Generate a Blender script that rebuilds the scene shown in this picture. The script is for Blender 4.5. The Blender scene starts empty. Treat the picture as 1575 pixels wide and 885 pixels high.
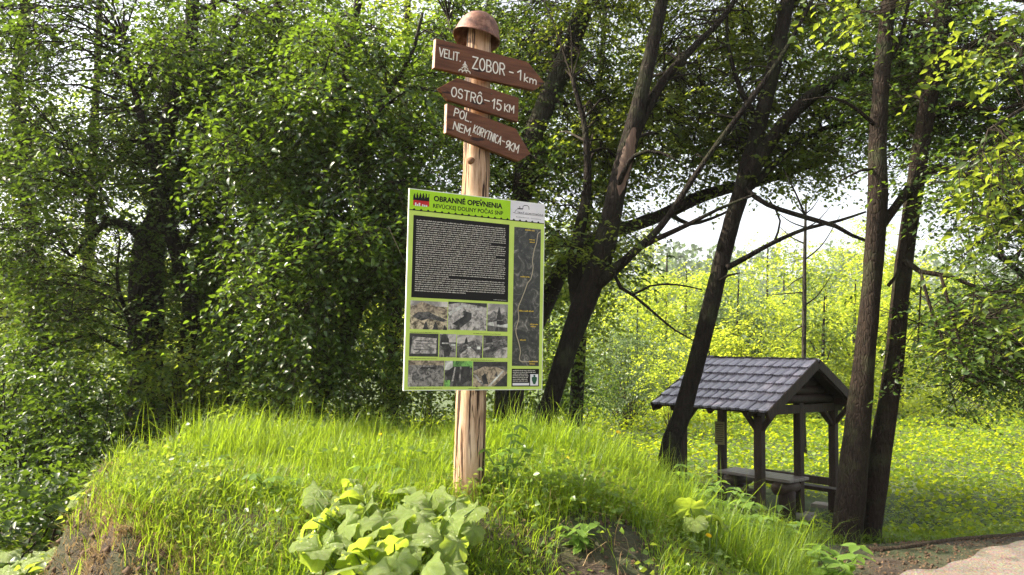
import bpy, math
import numpy as np
from mathutils import Matrix, Vector
C = bpy.context.scene.collection
sc = bpy.context.scene
rng = np.random.default_rng(7)

# ------------------------------------------------------------------ camera, sky, sun, exposure
FPX = 1225.0; HOR = 540.9; ROLL = 0.0181
_t = math.atan((HOR - 442.5) / FPX)
FWD = np.array([0, math.cos(_t), math.sin(_t)])
_U = np.array([0, -math.sin(_t), math.cos(_t)]); _R = np.array([1.0, 0, 0])
UP = _U * math.cos(ROLL) - _R * math.sin(ROLL); RT = _R * math.cos(ROLL) + _U * math.sin(ROLL)
EYE = np.array([0, 0, 1.6])
cam_d = bpy.data.cameras.new('camera'); cam = bpy.data.objects.new('camera', cam_d); C.objects.link(cam)
cam_d.sensor_width = 36; cam_d.lens = 28.0; cam_d.clip_end = 2000; cam_d.clip_start = 0.05
cam.matrix_world = Matrix(((RT[0], UP[0], -FWD[0], EYE[0]), (RT[1], UP[1], -FWD[1], EYE[1]), (RT[2], UP[2], -FWD[2], EYE[2]), (0, 0, 0, 1)))
sc.camera = cam
SUN = np.array([-1.0, 0.08, 0.80]); SUN /= np.linalg.norm(SUN)
w = bpy.data.worlds.new('World'); sc.world = w; w.use_nodes = True
nt = w.node_tree; bg = nt.nodes['Background']
sky = nt.nodes.new('ShaderNodeTexSky'); sky.sky_type = 'NISHITA'; sky.sun_disc = False
sky.sun_elevation = math.asin(SUN[2]); sky.sun_rotation = math.atan2(SUN[0], SUN[1])
sky.air_density = 1.0; sky.dust_density = 4.0; sky.ozone_density = 1.0
hs = nt.nodes.new('ShaderNodeHueSaturation'); hs.inputs['Saturation'].default_value = 0.3; hs.inputs['Value'].default_value = 1.15
nt.links.new(sky.outputs[0], hs.inputs['Color']); nt.links.new(hs.outputs[0], bg.inputs[0]); bg.inputs[1].default_value = 0.12
sl = bpy.data.lights.new('sun', 'SUN'); sl.energy = 5.0; sl.angle = math.radians(0.6); sl.color = (1, 0.88, 0.70)
so = bpy.data.objects.new('sun', sl); C.objects.link(so)
so.rotation_euler = Vector(SUN).to_track_quat('Z', 'Y').to_euler(); so.location = (-20, 0, 20)
sc.view_settings.view_transform = 'Standard'; sc.view_settings.look = 'None'
sc.view_settings.exposure = 1.7; sc.view_settings.gamma = 1
sc.cycles.max_bounces = 6; sc.cycles.transmission_bounces = 4; sc.cycles.diffuse_bounces = 3; sc.cycles.glossy_bounces = 2
sc.cycles.sample_clamp_indirect = 6

def ray(px, py): return RT * (px - 787.5) / FPX + FWD + UP * (442.5 - py) / FPX
def P(px, py, y):
    v = ray(px, py); return EYE + v * (y / v[1])
def rnd(a, b, n=None): return rng.uniform(a, b, n)
def S(a, b, t):
    t = np.clip((np.asarray(t, float) - a) / (b - a), 0, 1); return t * t * (3 - 2 * t)

# ------------------------------------------------------------------ helpers
def mesh(name, v, f, smooth=False):
    """fast mesh from arrays; f = one (n,k) array or a list of such arrays"""
    me = bpy.data.meshes.new(name)
    v = np.asarray(v, np.float32).reshape(-1, 3)
    fl = f if isinstance(f, list) else [f]
    fl = [np.asarray(a, np.int32) for a in fl if len(a)]
    tot = np.concatenate([np.full(len(a), a.shape[1], np.int32) for a in fl])
    idx = np.concatenate([a.ravel() for a in fl])
    me.vertices.add(len(v)); me.vertices.foreach_set('co', v.ravel())
    me.loops.add(len(idx)); me.loops.foreach_set('vertex_index', idx)
    me.polygons.add(len(tot))
    me.polygons.foreach_set('loop_start', np.concatenate([[0], np.cumsum(tot)[:-1]]).astype(np.int32))
    me.polygons.foreach_set('loop_total', tot)
    if smooth: me.polygons.foreach_set('use_smooth', np.ones(len(tot), bool))
    me.update(calc_edges=True)
    return me
def link(name, me, mat=None, parent=None, loc=None, rot=None):
    o = bpy.data.objects.new(name, me); C.objects.link(o)
    if mat is not None and me is not None and not me.materials: me.materials.append(mat)
    if parent is not None: o.parent = parent
    if loc is not None: o.location = loc
    if rot is not None: o.rotation_euler = rot
    return o
def empty(name, loc, label, cat, group=None, rot=None):
    o = bpy.data.objects.new(name, None); C.objects.link(o); o.location = loc
    o.empty_display_size = 0.2
    if rot is not None: o.rotation_euler = rot
    o['label'] = label; o['category'] = cat
    if group: o['group'] = group
    return o
def stuff(o): o['kind'] = 'stuff'; return o
def tag(o, label, cat, group=None):
    o['label'] = label; o['category'] = cat
    if group: o['group'] = group
    return o
class MB:
    def __init__(s): s.v = []; s.f = []; s.n = 0
    def add(s, v, faces):
        v = np.asarray(v, float); s.v.append(v); s.f += [tuple(i + s.n for i in q) for q in faces]; s.n += len(v); return s
    def box(s, c, d, M=None):
        x, y, z = np.array(d) / 2
        v = np.array([[a, b, e] for a in (-x, x) for b in (-y, y) for e in (-z, z)], float)
        if M is not None: v = v @ np.asarray(M).T
        return s.add(v + np.array(c, float), [(0, 1, 3, 2), (4, 6, 7, 5), (0, 4, 5, 1), (2, 3, 7, 6), (0, 2, 6, 4), (1, 5, 7, 3)])
    def beam(s, a, b, wd, h, roll=0):
        a = np.array(a, float); b = np.array(b, float); d = b - a; L = np.linalg.norm(d); d /= L
        up = np.array([0, 0, 1.0]) if abs(d[2]) < 0.95 else np.array([1.0, 0, 0])
        sx = np.cross(d, up); sx /= np.linalg.norm(sx); uz = np.cross(sx, d)
        M = np.stack([d, sx, uz], 1)
        return s.box((a + b) / 2, (L, wd, h), M)
    def poly(s, pts, y, th):
        """polygon in local x,z plane at front y, extruded th back"""
        n = len(pts); f = [[p[0], y, p[1]] for p in pts]; b = [[p[0], y + th, p[1]] for p in pts]
        return s.add(f + b, [tuple(range(n)), tuple(range(2 * n - 1, n - 1, -1))] + [(i, i + n, (i + 1) % n + n, (i + 1) % n) for i in range(n)])
    def raw(s, v, f): return s.add(v, [tuple(q) for q in f])
    def mesh(s, name='m', smooth=False):
        me = bpy.data.meshes.new(name)
        me.from_pydata(np.concatenate(s.v).tolist(), [], s.f)
        if smooth:
            for p in me.polygons: p.use_smooth = True
        me.update(); return me
def bevel(o, wd=0.006, seg=2):
    m = o.modifiers.new('bevel', 'BEVEL'); m.width = wd; m.segments = seg; m.limit_method = 'ANGLE'; return o
def spline(pts, step):
    """Catmull-Rom through rows (any width)"""
    p = np.asarray(pts, float)
    if len(p) < 3: 
        n = max(2, int(np.linalg.norm(p[1, :3] - p[0, :3]) / step) + 1)
        return p[0] + (p[-1] - p[0]) * np.linspace(0, 1, n)[:, None]
    q = np.vstack([2 * p[0] - p[1], p, 2 * p[-1] - p[-2]]); out = []
    for i in range(1, len(q) - 2):
        n = max(1, int(np.linalg.norm(q[i + 1, :3] - q[i, :3]) / step)); t = np.linspace(0, 1, n, endpoint=False)[:, None]
        a, b, c, d = q[i - 1], q[i], q[i + 1], q[i + 2]
        out.append(0.5 * (2 * b + (c - a) * t + (2 * a - 5 * b + 4 * c - d) * t ** 2 + (3 * b - a - 3 * c + d) * t ** 3))
    out.append(q[-2][None]); return np.vstack(out)
def tube(pts, rad, sides=8, rough=0.0, cap=True, seed=0, flat=None):
    pts = np.asarray(pts, float); rad = np.asarray(rad, float); n = len(pts)
    T = np.gradient(pts, axis=0); T /= np.linalg.norm(T, axis=1)[:, None] + 1e-9
    ref = np.array([0, 1.0, 0]) if abs(T[:, 1]).mean() < 0.8 else np.array([1.0, 0, 0])
    A = np.cross(T, ref); A /= np.linalg.norm(A, axis=1)[:, None] + 1e-9; B = np.cross(T, A)
    th = np.linspace(0, 2 * np.pi, sides, endpoint=False)
    rr = rad[:, None] * np.ones(sides)
    if rough:
        s = np.arange(n)[:, None] * 0.37 + seed
        rr = rr * (1 + rough * (np.sin(s * 1.3 + 3 * th + seed) * 0.5 + np.sin(s * 0.61 + 2 * th + 1.7 * seed) * 0.6 + np.random.default_rng(int(seed * 13) + n).normal(0, 0.35, rr.shape)))
    V = pts[:, None] + A[:, None] * (rr * np.cos(th))[..., None] + B[:, None] * (rr * np.sin(th))[..., None]
    V = V.reshape(-1, 3)
    i = np.arange(n - 1)[:, None] * sides; j = np.arange(sides)[None]; k = (j + 1) % sides
    F = np.stack([i + j, i + k, i + sides + k, i + sides + j], -1).reshape(-1, 4)
    fs = [F]
    if cap:
        V = np.vstack([V, pts[-1] + T[-1] * rad[-1] * 0.3, pts[0]]); e = (n - 1) * sides; m = len(V)
        fs.append(np.stack([e + j[0], e + k[0], np.full(sides, m - 2)], -1)); fs.append(np.stack([k[0], j[0], np.full(sides, m - 1)], -1))
    return V, fs
class FM:
    """accumulates array meshes (quads + tris)"""
    def __init__(s): s.v = []; s.q = []; s.t = []; s.n = 0
    def add(s, V, fs):
        s.v.append(V)
        for a in (fs if isinstance(fs, list) else [fs]):
            (s.q if a.shape[1] == 4 else s.t).append(a + s.n)
        s.n += len(V)
    def mesh(s, name='m', smooth=True, off=None):
        V = np.vstack(s.v)
        if off is not None: V = V - off
        f = []
        if s.q: f.append(np.vstack(s.q))
        if s.t: f.append(np.vstack(s.t))
        return mesh(name, V, f, smooth)

# ------------------------------------------------------------------ materials
def nodes(name):
    m = bpy.data.materials.new(name); m.use_nodes = True; t = m.node_tree
    b = t.nodes['Principled BSDF']; return m, t, b
def N(t, typ, **kw):
    n = t.nodes.new(typ)
    for k, v in kw.items():
        if k.startswith('i_'): n.inputs[int(k[2:])].default_value = v
        else: setattr(n, k, v)
    return n
def ramp(t, stops):
    r = t.nodes.new('ShaderNodeValToRGB'); e = r.color_ramp.elements
    while len(e) < len(stops): e.new(0.5)
    for i, (p, c) in enumerate(stops): e[i].position = p; e[i].color = (*c, 1)
    return r
def coords(t, scale=(1, 1, 1), obj=True):
    tc = N(t, 'ShaderNodeTexCoord'); mp = N(t, 'ShaderNodeMapping'); mp.inputs['Scale'].default_value = scale
    t.links.new(tc.outputs['Object' if obj else 'Generated'], mp.inputs[0]); return mp.outputs[0]
def noise(t, vec, sc_, det=4, rough=0.6, dist=0):
    n = N(t, 'ShaderNodeTexNoise'); n.inputs['Scale'].default_value = sc_; n.inputs['Detail'].default_value = det
    n.inputs['Roughness'].default_value = rough; n.inputs['Distortion'].default_value = dist
    t.links.new(vec, n.inputs['Vector']); return n.outputs['Fac']
def mapr(t, v, a, b, c=0.0, d=1.0):
    m = N(t, 'ShaderNodeMapRange'); m.inputs[1].default_value = a; m.inputs[2].default_value = b; m.inputs[3].default_value = c; m.inputs[4].default_value = d
    t.links.new(v, m.inputs[0]); return m.outputs[0]
def mix(t, fac, a, b, blend='MIX'):
    m = N(t, 'ShaderNodeMix', data_type='RGBA', blend_type=blend)
    for s, x in ((0, fac), (6, a), (7, b)):
        if isinstance(x, (int, float)): m.inputs[s].default_value = x
        elif isinstance(x, tuple): m.inputs[s].default_value = (*x, 1)
        else: t.links.new(x, m.inputs[s])
    return m.outputs[2]
def bump(t, h, b, s=0.4, d=0.01):
    n = N(t, 'ShaderNodeBump'); n.inputs['Strength'].default_value = s; n.inputs['Distance'].default_value = d
    t.links.new(h, n.inputs['Height']); t.links.new(n.outputs[0], b.inputs['Normal'])
def flat(name, col, rough=0.6, spec=0.15):
    m, t, b = nodes(name)
    v = coords(t); f = noise(t, v, 9, 4)
    c = mix(t, mapr(t, f, 0.3, 0.7), tuple(x * 0.92 for x in col), tuple(min(1, x * 1.06) for x in col))
    t.links.new(c, b.inputs['Base Color']); b.inputs['Roughness'].default_value = rough
    b.inputs['Specular IOR Level'].default_value = spec; return m
def leaf_mat(name, dark, light, trans, tf=0.45, rough=0.42, spec=0.5):
    m, t, b = nodes(name); g = N(t, 'ShaderNodeNewGeometry')
    r = ramp(t, [(0, dark), (0.75, light), (1, tuple(min(1, c * 1.25) for c in light))]); t.links.new(g.outputs['Random Per Island'], r.inputs[0])
    v = coords(t); n = noise(t, v, 0.9, 2); c = mix(t, mapr(t, n, 0.35, 0.65), r.outputs[0], tuple(0.5 * (a + q) * 0.85 for a, q in zip(dark, light)))
    t.links.new(c, b.inputs['Base Color']); b.inputs['Roughness'].default_value = rough; b.inputs['Specular IOR Level'].default_value = spec
    tr = N(t, 'ShaderNodeBsdfTranslucent'); tc = mix(t, g.outputs['Random Per Island'], tuple(c * 0.75 for c in trans), trans)
    t.links.new(tc, tr.inputs[0]); mx = N(t, 'ShaderNodeMixShader'); mx.inputs[0].default_value = tf
    t.links.new(b.outputs[0], mx.inputs[1]); t.links.new(tr.outputs[0], mx.inputs[2])
    t.links.new(mx.outputs[0], t.nodes['Material Output'].inputs[0]); return m
def bark_mat(name, dark, light, sx=14, moss=0.0):
    m, t, b = nodes(name); v = coords(t, (1, 1, 0.3)); f = noise(t, v, sx * 2.4, 6, 0.65, 0.3); f2 = noise(t, coords(t), 3.5, 5, .65); f4 = noise(t, coords(t), 40, 3)
    vo = N(t, 'ShaderNodeTexVoronoi'); vo.feature = 'DISTANCE_TO_EDGE'; vo.inputs['Scale'].default_value = sx * 2.0; vo.inputs['Randomness'].default_value = 1; t.links.new(coords(t, (1, 1, .28)), vo.inputs['Vector'])
    r = ramp(t, [(0.35, dark), (0.66, light)]); t.links.new(f, r.inputs[0]); c = r.outputs[0]
    c = mix(t, mapr(t, vo.outputs['Distance'], 0.0, .10, .35, 0), c, tuple(x * .45 for x in dark))
    c = mix(t, mapr(t, f2, 0.50, 0.66, 0, 0.4 + moss), c, (0.05, 0.062, 0.028)); c = mix(t, mapr(t, f4, .64, .7, 0, .35), c, tuple(x * 1.9 for x in light))
    t.links.new(c, b.inputs['Base Color']); b.inputs['Roughness'].default_value = 0.92; b.inputs['Specular IOR Level'].default_value = 0.15
    bp = N(t, 'ShaderNodeBump'); bp.inputs['Strength'].default_value = .8; bp.inputs['Distance'].default_value = .012; t.links.new(mapr(t, vo.outputs['Distance'], 0, .2), bp.inputs['Height'])
    b2 = N(t, 'ShaderNodeBump'); b2.inputs['Strength'].default_value = .6; b2.inputs['Distance'].default_value = .008; t.links.new(f, b2.inputs['Height']); t.links.new(bp.outputs[0], b2.inputs['Normal']); t.links.new(b2.outputs[0], b.inputs['Normal']); return m
def wood_mat(name, a, c_, streak=(2.5, 2.5, 0.15), scale=18, rough=0.6, crack=(0.02, 0.012, 0.008), spec=0.3, crk=0.72):
    m, t, b = nodes(name); v = coords(t, streak); f = noise(t, v, scale, 6, 0.6, 0.4)
    r = ramp(t, [(0.3, a), (0.7, c_)]); t.links.new(f, r.inputs[0])
    k = noise(t, v, scale * 0.7, 3, 0.5, 1.0); c = mix(t, mapr(t, k, crk, crk + 0.03), r.outputs[0], crack)
    t.links.new(c, b.inputs['Base Color']); b.inputs['Roughness'].default_value = rough; b.inputs['Specular IOR Level'].default_value = spec
    bump(t, f, b, 0.4, 0.004); return m

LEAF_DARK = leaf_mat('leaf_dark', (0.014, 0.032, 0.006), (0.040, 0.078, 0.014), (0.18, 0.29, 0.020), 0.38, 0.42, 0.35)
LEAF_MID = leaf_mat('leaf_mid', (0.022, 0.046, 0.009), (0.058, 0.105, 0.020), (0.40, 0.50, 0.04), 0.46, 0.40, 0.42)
LEAF_MIX = leaf_mat('leaf_bough', (0.016, 0.038, 0.008), (0.050, 0.095, 0.018), (0.22, 0.35, 0.022), 0.38, 0.36, 0.5)
LEAF_LIGHT = leaf_mat('leaf_light', (0.06, 0.11, 0.015), (0.13, 0.21, 0.03), (0.42, 0.55, 0.05), 0.5, 0.4, 0.5)
LEAF_GREY = leaf_mat('leaf_greygreen', (0.05, 0.085, 0.035), (0.13, 0.18, 0.08), (0.2, 0.3, 0.08), 0.3, 0.45, 0.4)
LEAF_FAR = leaf_mat('leaf_far_willow', (0.09, 0.14, 0.012), (0.20, 0.27, 0.025), (0.60, 0.70, 0.05), 0.58, 0.55, 0.2)
LEAF_YEL = leaf_mat('leaf_yellow_green', (0.12, 0.17, 0.015), (0.25, 0.32, 0.035), (0.66, 0.74, 0.05), 0.6, 0.55, 0.2)
GRASS = leaf_mat('grass_blade', (0.048, 0.098, 0.009), (0.135, 0.21, 0.017), (0.40, 0.56, 0.026), 0.5, 0.45, 0.3)
GRASS_DRY = leaf_mat('dry_grass', (0.22, 0.15, 0.07), (0.42, 0.30, 0.15), (0.4, 0.28, 0.12), 0.3, 0.7, 0.2)
HERB = leaf_mat('herb_leaf', (0.05, 0.10, 0.015), (0.12, 0.20, 0.03), (0.40, 0.50, 0.05), 0.42, 0.4, 0.5)
MEADOW = leaf_mat('meadow_leaf', (0.045, 0.10, 0.008), (0.14, 0.22, 0.012), (0.54, 0.62, 0.014), 0.5, 0.5, 0.25)
BARK = bark_mat('bark_brown_grey', (0.008, 0.006, 0.005), (0.027, 0.021, 0.016))
BARK_DARK = bark_mat('bark_dark', (0.012, 0.010, 0.008), (0.045, 0.036, 0.028), 12, 0.1)
BARK_WARM = bark_mat('bark_warm', (0.010, 0.007, 0.005), (0.030, 0.021, 0.015), 20)
TWIG = flat('twig_bark', (0.03, 0.024, 0.018), 0.9, 0.1)
STALK = flat('green_stalk', (0.12, 0.18, 0.05), 0.5)

# ------------------------------------------------------------------ terrain
def XL(y): return -2.42 - 0.16 * (y - 4.4) + 0.95 * np.maximum(0, 4.5 - y)
def height(x, y):
    x = np.asarray(x, float); y = np.asarray(y, float)
    y0_ = 6.75 + 0.3 * np.maximum(0, x - 3.0); base = -0.95 * S(0, 2.9, y - y0_) * S(0.0, 2.2, x + 0.25 * (y - 7)) - 0.45 * S(7.5, 12, y) * (1 - S(0, 2.2, x + 0.25 * (y - 7)))
    base = base - 0.5 * (1 - S(0.0, 2.0, x)) * S(12, 20, y)
    base = base - 0.15 * (1 - S(-3.6, -2.6, x)) * S(1.5, 4, y)
    xl = XL(y)
    wob = 0.07 * np.sin(y * 5.1) + 0.05 * np.sin(y * 11.3 + 1)
    m = S(xl - 0.28, xl + 0.12, x + wob) * (1 - S(0.25, 2.15, x - 0.05 * (y - 5))) * S(2.5, 4.35, y) * (1 - S(6.8, 9.2, y))
    lump = 0.05 * np.sin(1.7 * x + 0.6) * np.sin(1.3 * y + 1) + 0.025 * np.sin(4.1 * x + y) * np.sin(3.7 * y)
    far = 0.12 * np.sin(0.35 * x + 1) * np.sin(0.27 * y) * S(14, 24, y)
    bankr = 0.10 * S(0.10, 0.6, (y - (7.18 + (x - 3.24) * 0.505))) * S(2.4, 3.2, x) * (1 - S(8.2, 9.6, y))
    rough = 0.03 * np.sin(41 * y + 5 * np.sin(13 * x)) * S(xl - 0.45, xl - 0.15, x) * (1 - S(xl, xl + 0.3, x)) * S(2.5, 4, y) + 0.04 * np.sin(23 * x + 9 * y) * np.sin(19 * y - 7 * x) * S(xl - 0.5, xl - 0.1, x) * (1 - S(xl, xl + 0.4, x)) * S(2.5, 4, y)
    fl = S(2.2, 3.2, x) * (1 - S(7.0, 8.5, y)) + (1 - S(2.0, 2.8, y))
    return base + 0.785 * m + (lump + far) * (1 - np.clip(fl, 0, 1)) + bankr + rough
def axis(parts):
    return np.unique(np.round(np.concatenate([np.arange(a, b, s) for a, b, s in parts]), 4))
gx = axis([(-500, -60, 40), (-60, -8, 2), (-8, -3.4, 0.2), (-3.4, 3, 0.05), (3, 9, 0.12), (9, 40, 1.0), (40, 500, 40)])
gy = axis([(-60, 0, 4), (0, 2.4, 0.3), (2.4, 8, 0.05), (8, 14, 0.15), (14, 50, 1.0), (50, 500, 25)])
X, Y = np.meshgrid(gx, gy); Z = height(X, Y)
near = (abs(X) < 9) & (Y > 1) & (Y < 14); Z = Z + near * rng.normal(0, 0.006, Z.shape)
nx = len(gx); i = np.arange(len(gy) - 1)[:, None] * nx; j = np.arange(nx - 1)[None]
F = np.stack([i + j, i + j + 1, i + nx + j + 1, i + nx + j], -1).reshape(-1, 4)
gm, t, b = nodes('ground_soil')
v = coords(t); f = noise(t, v, 5, 8, 0.7); r = ramp(t, [(0.3, (0.022, 0.015, 0.010)), (0.55, (0.060, 0.040, 0.025)), (0.75, (0.125, 0.085, 0.052))]); t.links.new(f, r.inputs[0])
f2 = noise(t, v, 1.1, 4); c = mix(t, mapr(t, f2, 0.45, 0.6, 0, 0.8), r.outputs[0], (0.045, 0.065, 0.018))
sep = N(t, 'ShaderNodeSeparateXYZ'); t.links.new(v, sep.inputs[0])
g_far = mapr(t, sep.outputs[1], 9, 11); c = mix(t, g_far, c, (0.05, 0.075, 0.02))
t.links.new(c, b.inputs['Base Color']); b.inputs['Roughness'].default_value = 0.95
f3 = noise(t, v, 26, 8, 0.75); bump(t, f3, b, 1.0, 0.04)
ground = link('ground', mesh('ground', np.stack([X, Y, Z], -1), F, True), gm); ground['kind'] = 'structure'

# gravel path, bottom right
rm, t, b = nodes('gravel_path')
v = coords(t); vo = N(t, 'ShaderNodeTexVoronoi'); vo.inputs['Scale'].default_value = 55; t.links.new(v, vo.inputs['Vector'])
f = noise(t, v, 3, 6, 0.7); r = ramp(t, [(0.3, (0.10, 0.08, 0.062)), (0.7, (0.21, 0.17, 0.135))]); t.links.new(f, r.inputs[0])
c = mix(t, 0.35, r.outputs[0], vo.outputs['Color'], 'SOFT_LIGHT'); t.links.new(c, b.inputs['Base Color']); b.inputs['Roughness'].default_value = 0.9
bump(t, vo.outputs['Distance'], b, 0.8, 0.01)
def path_edge(x): return 6.02 + (x - 2.97) * 0.735 + 0.05 * np.sin(5 * x) + 0.03 * np.sin(13 * x)
xs = np.concatenate([np.arange(1.2, 12, 0.06)]); rows = []
for k, q in enumerate(np.linspace(0, 1, 9)):
    ye = path_edge(xs); rows.append(np.stack([xs, ye - q * 5.5, height(xs, ye - q * 5.5) + 0.022 + 0.02 * math.sin(q * 3.1) + 0.004 * np.sin(xs * 17 + k)], -1))
V = np.array(rows).reshape(-1, 3); n = len(xs); i = np.arange(8)[:, None] * n; j = np.arange(n - 1)[None]
path = link('gravel_path', mesh('path', V, np.stack([i + j, i + n + j, i + n + j + 1, i + j + 1], -1).reshape(-1, 4), True), rm); path['kind'] = 'structure'

# far hill
hx = np.linspace(-260, 340, 70); hy = np.linspace(90, 330, 30); HX, HY = np.meshgrid(hx, hy)
def hillz(x, y): return -2 + S(90, 250, y) * (24 + 5 * np.sin(x * 0.018 + 0.8) + 2.5 * np.sin(x * 0.05 + 2)) 
HZ = hillz(HX, HY)
i = np.arange(29)[:, None] * 70; j = np.arange(69)[None]
hill = link('hill', mesh('hill', np.stack([HX, HY, HZ], -1), np.stack([i + j, i + j + 1, i + 71 + j, i + 70 + j], -1).reshape(-1, 4), True), flat('hill_ground', (0.05, 0.075, 0.03), 0.9)); hill['kind'] = 'structure'

# ------------------------------------------------------------------ leaves
T4 = dict(v=np.array([[0, 0, 0], [0.42, 0.5, 0.12], [1, 0, -0.10], [0.42, -0.5, 0.12]]), f=np.array([[0, 2, 1], [0, 3, 2]]))
T5 = dict(v=np.array([[0, 0, 0], [0.28, 0.42, 0.10], [0.62, 0.40, 0.06], [1, 0, -0.16], [0.62, -0.40, 0.06], [0.28, -0.42, 0.10], [0.45, 0, 0.0]]),
          f=np.array([[0, 6, 1], [6, 2, 1], [6, 3, 2], [0, 5, 6], [6, 5, 4], [6, 4, 3]]))
def leaves(pos, axis_, nrm, L, W, tpl):
    a = axis_ / (np.linalg.norm(axis_, axis=1)[:, None] + 1e-9); s = np.cross(nrm, a); s /= np.linalg.norm(s, axis=1)[:, None] + 1e-9; nn = np.cross(a, s)
    tv = tpl['v']; V = pos[:, None] + a[:, None] * (tv[None, :, 0:1] * L[:, None, None]) + s[:, None] * (tv[None, :, 1:2] * W[:, None, None]) + nn[:, None] * (tv[None, :, 2:3] * L[:, None, None])
    F = (tpl['f'][None] + (np.arange(len(pos)) * len(tv))[:, None, None]).reshape(-1, 3)
    return V.reshape(-1, 3), F
def sprays(cen, n_leaf, size, tpl, droop=0.35, slen=0.42, updir=1.0):
    """cen (N,3) spray starts; leaves arranged along each shoot in two rows"""
    n = len(cen); th = rnd(0, 2 * np.pi, n); el = rnd(-0.6, 0.35, n)
    d = np.stack([np.cos(th) * np.cos(el), np.sin(th) * np.cos(el), np.sin(el)], -1)
    L = slen * rnd(0.6, 1.3, n); q = (np.arange(n_leaf) + 0.5) / n_leaf
    pos = cen[:, None] + d[:, None] * (q[None, :, None] * L[:, None, None]); pos[..., 2] -= droop * (q[None] ** 2) * L[:, None]
    side = np.cross(d, [0, 0, 1.0]); side /= np.linalg.norm(side, axis=1)[:, None] + 1e-9
    sg = np.where(np.arange(n_leaf) % 2, 1.0, -1.0)
    ax = d[:, None] * 0.8 + side[:, None] * sg[None, :, None] + rng.normal(0, 0.35, (n, n_leaf, 3)); ax[..., 2] -= 0.3
    nr = np.array([0, 0, updir]) + rng.normal(0, 0.5, (n, 1, 3)) + rng.normal(0, 0.28, (n, n_leaf, 3))
    s = size * rnd(0.65, 1.25, (n, n_leaf))
    V, Fc = leaves(pos.reshape(-1, 3), ax.reshape(-1, 3), nr.reshape(-1, 3), s.ravel(), (s * rnd(0.5, 0.68, s.shape)).ravel(), tpl)
    return V, Fc, d, L
def ell(cx, cy, y, rx, ry, ryd):
    c = P(cx, cy, y); k = y / FPX; return c, np.array([rx * k, ryd, ry * k])
def in_ell(c, r, n, shell=0.0):
    u = rng.normal(0, 1, (n, 3)); u /= np.linalg.norm(u, axis=1)[:, None]; q = rnd(shell ** 3, 1, n) ** (1 / 3)
    return c + u * r * q[:, None]
def limb_mesh(ctrl, base_to_ground=False, sides=10, rough=0.05, seed=1.0, flare=1.6, step=0.12):
    p = []
    for (px, py, y, d) in ctrl: w_ = P(px, py, y); p.append([*w_, d * 0.5 * y / FPX])
    p = np.array(p)
    if base_to_ground:
        g = float(height(p[0, 0], p[0, 1])) - 0.08
        if p[0, 2] > g + 0.05: p = np.vstack([[p[0, 0] - 0.15 * (p[1, 0] - p[0, 0]), p[0, 1], g, p[0, 3] * flare], p])
    q = spline(p, step); V, f = tube(q[:, :3], q[:, 3], sides, rough, True, seed); return V, f, q
def tree(name, label, cat, trunks, limbs, crowns, leafm, barkm, size=0.06, tpl=T4, n_leaf=9, slen=0.42, group=None, clump=0.45, twigs=True, droop=0.35, per=26, shell=0.0):
    """trunks, limbs: pixel+distance control rows; crowns: (px,py,y,rx,ry,rdepth,n_sprays)"""
    tm = [limb_mesh(c, True, 14, 0.06, 1.0 + 2.3 * k) for k, c in enumerate(trunks)]
    base = np.array([tm[0][2][0, 0], tm[0][2][0, 1], tm[0][2][0, 2] + 0.08])
    root = empty(name, base, label, cat, group)
    for V, f, q in tm:
        fm = FM(); fm.add(V, f); link('trunk', fm.mesh('trunk', True, base), barkm, root)
    sk = [t_[2] for t_ in tm]
    for k, c in enumerate(limbs):
        V, f, q = limb_mesh(c, False, 8, 0.07, 3.1 + k); fm = FM(); fm.add(V, f); link('limb', fm.mesh('limb', True, base), barkm, root); sk.append(q)
    sk = np.vstack(sk)[:, :4]; LV = FM(); TW = FM()
    for (cx, cy, y, rx, ry, rd, ns) in crowns:
        c, r = ell(cx, cy, y, rx, ry, rd); nc = max(1, ns // per); cc = in_ell(c, r, nc, shell)
        for m in range(nc):
            cr = clump * rnd(0.6, 1.3); cen = cc[m] + rng.normal(0, 1, (per, 3)) * np.array([cr, cr, cr * 0.55]) * 0.6
            V, Fc, d, L = sprays(cen, n_leaf, size, tpl, droop, slen); LV.add(V, Fc)
            if twigs:
                dd = np.linalg.norm(sk[:, :3] - cc[m], axis=1) + (sk[:, 2] > cc[m][2]) * 0.6; a = sk[dd.argmin()]
                mid = (a[:3] + cc[m]) / 2 + np.array([rnd(-.1, .1), rnd(-.1, .1), rnd(0.05, 0.3)]) * min(1.5, np.linalg.norm(a[:3] - cc[m]))
                r0 = min(a[3] * 0.45, 0.012 + 0.008 * np.linalg.norm(a[:3] - cc[m]))
                q = spline(np.array([[*a[:3], r0], [*mid, r0 * 0.6], [*cc[m], 0.006]]), 0.25); TW.add(*tube(q[:, :3], q[:, 3], 5, 0, False))
                for e in range(0, per, 2):
                    m1 = cen[e]; e1 = cen[e] + d[e] * L[e]; e1 = e1 - np.array([0, 0, droop * L[e]]); s0 = q[rng.integers(len(q) // 2, len(q))][:3]
                    TW.add(*tube(np.array([s0, m1, e1]), np.array([0.005, 0.0035, 0.0015]), 3, 0, False))
    if LV.n: stuff(link('crown', LV.mesh('crown', False, base), leafm, root))
    if twigs and TW.n: stuff(link('twigs', TW.mesh('twigs', True, base), TWIG, root))
    return root

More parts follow.
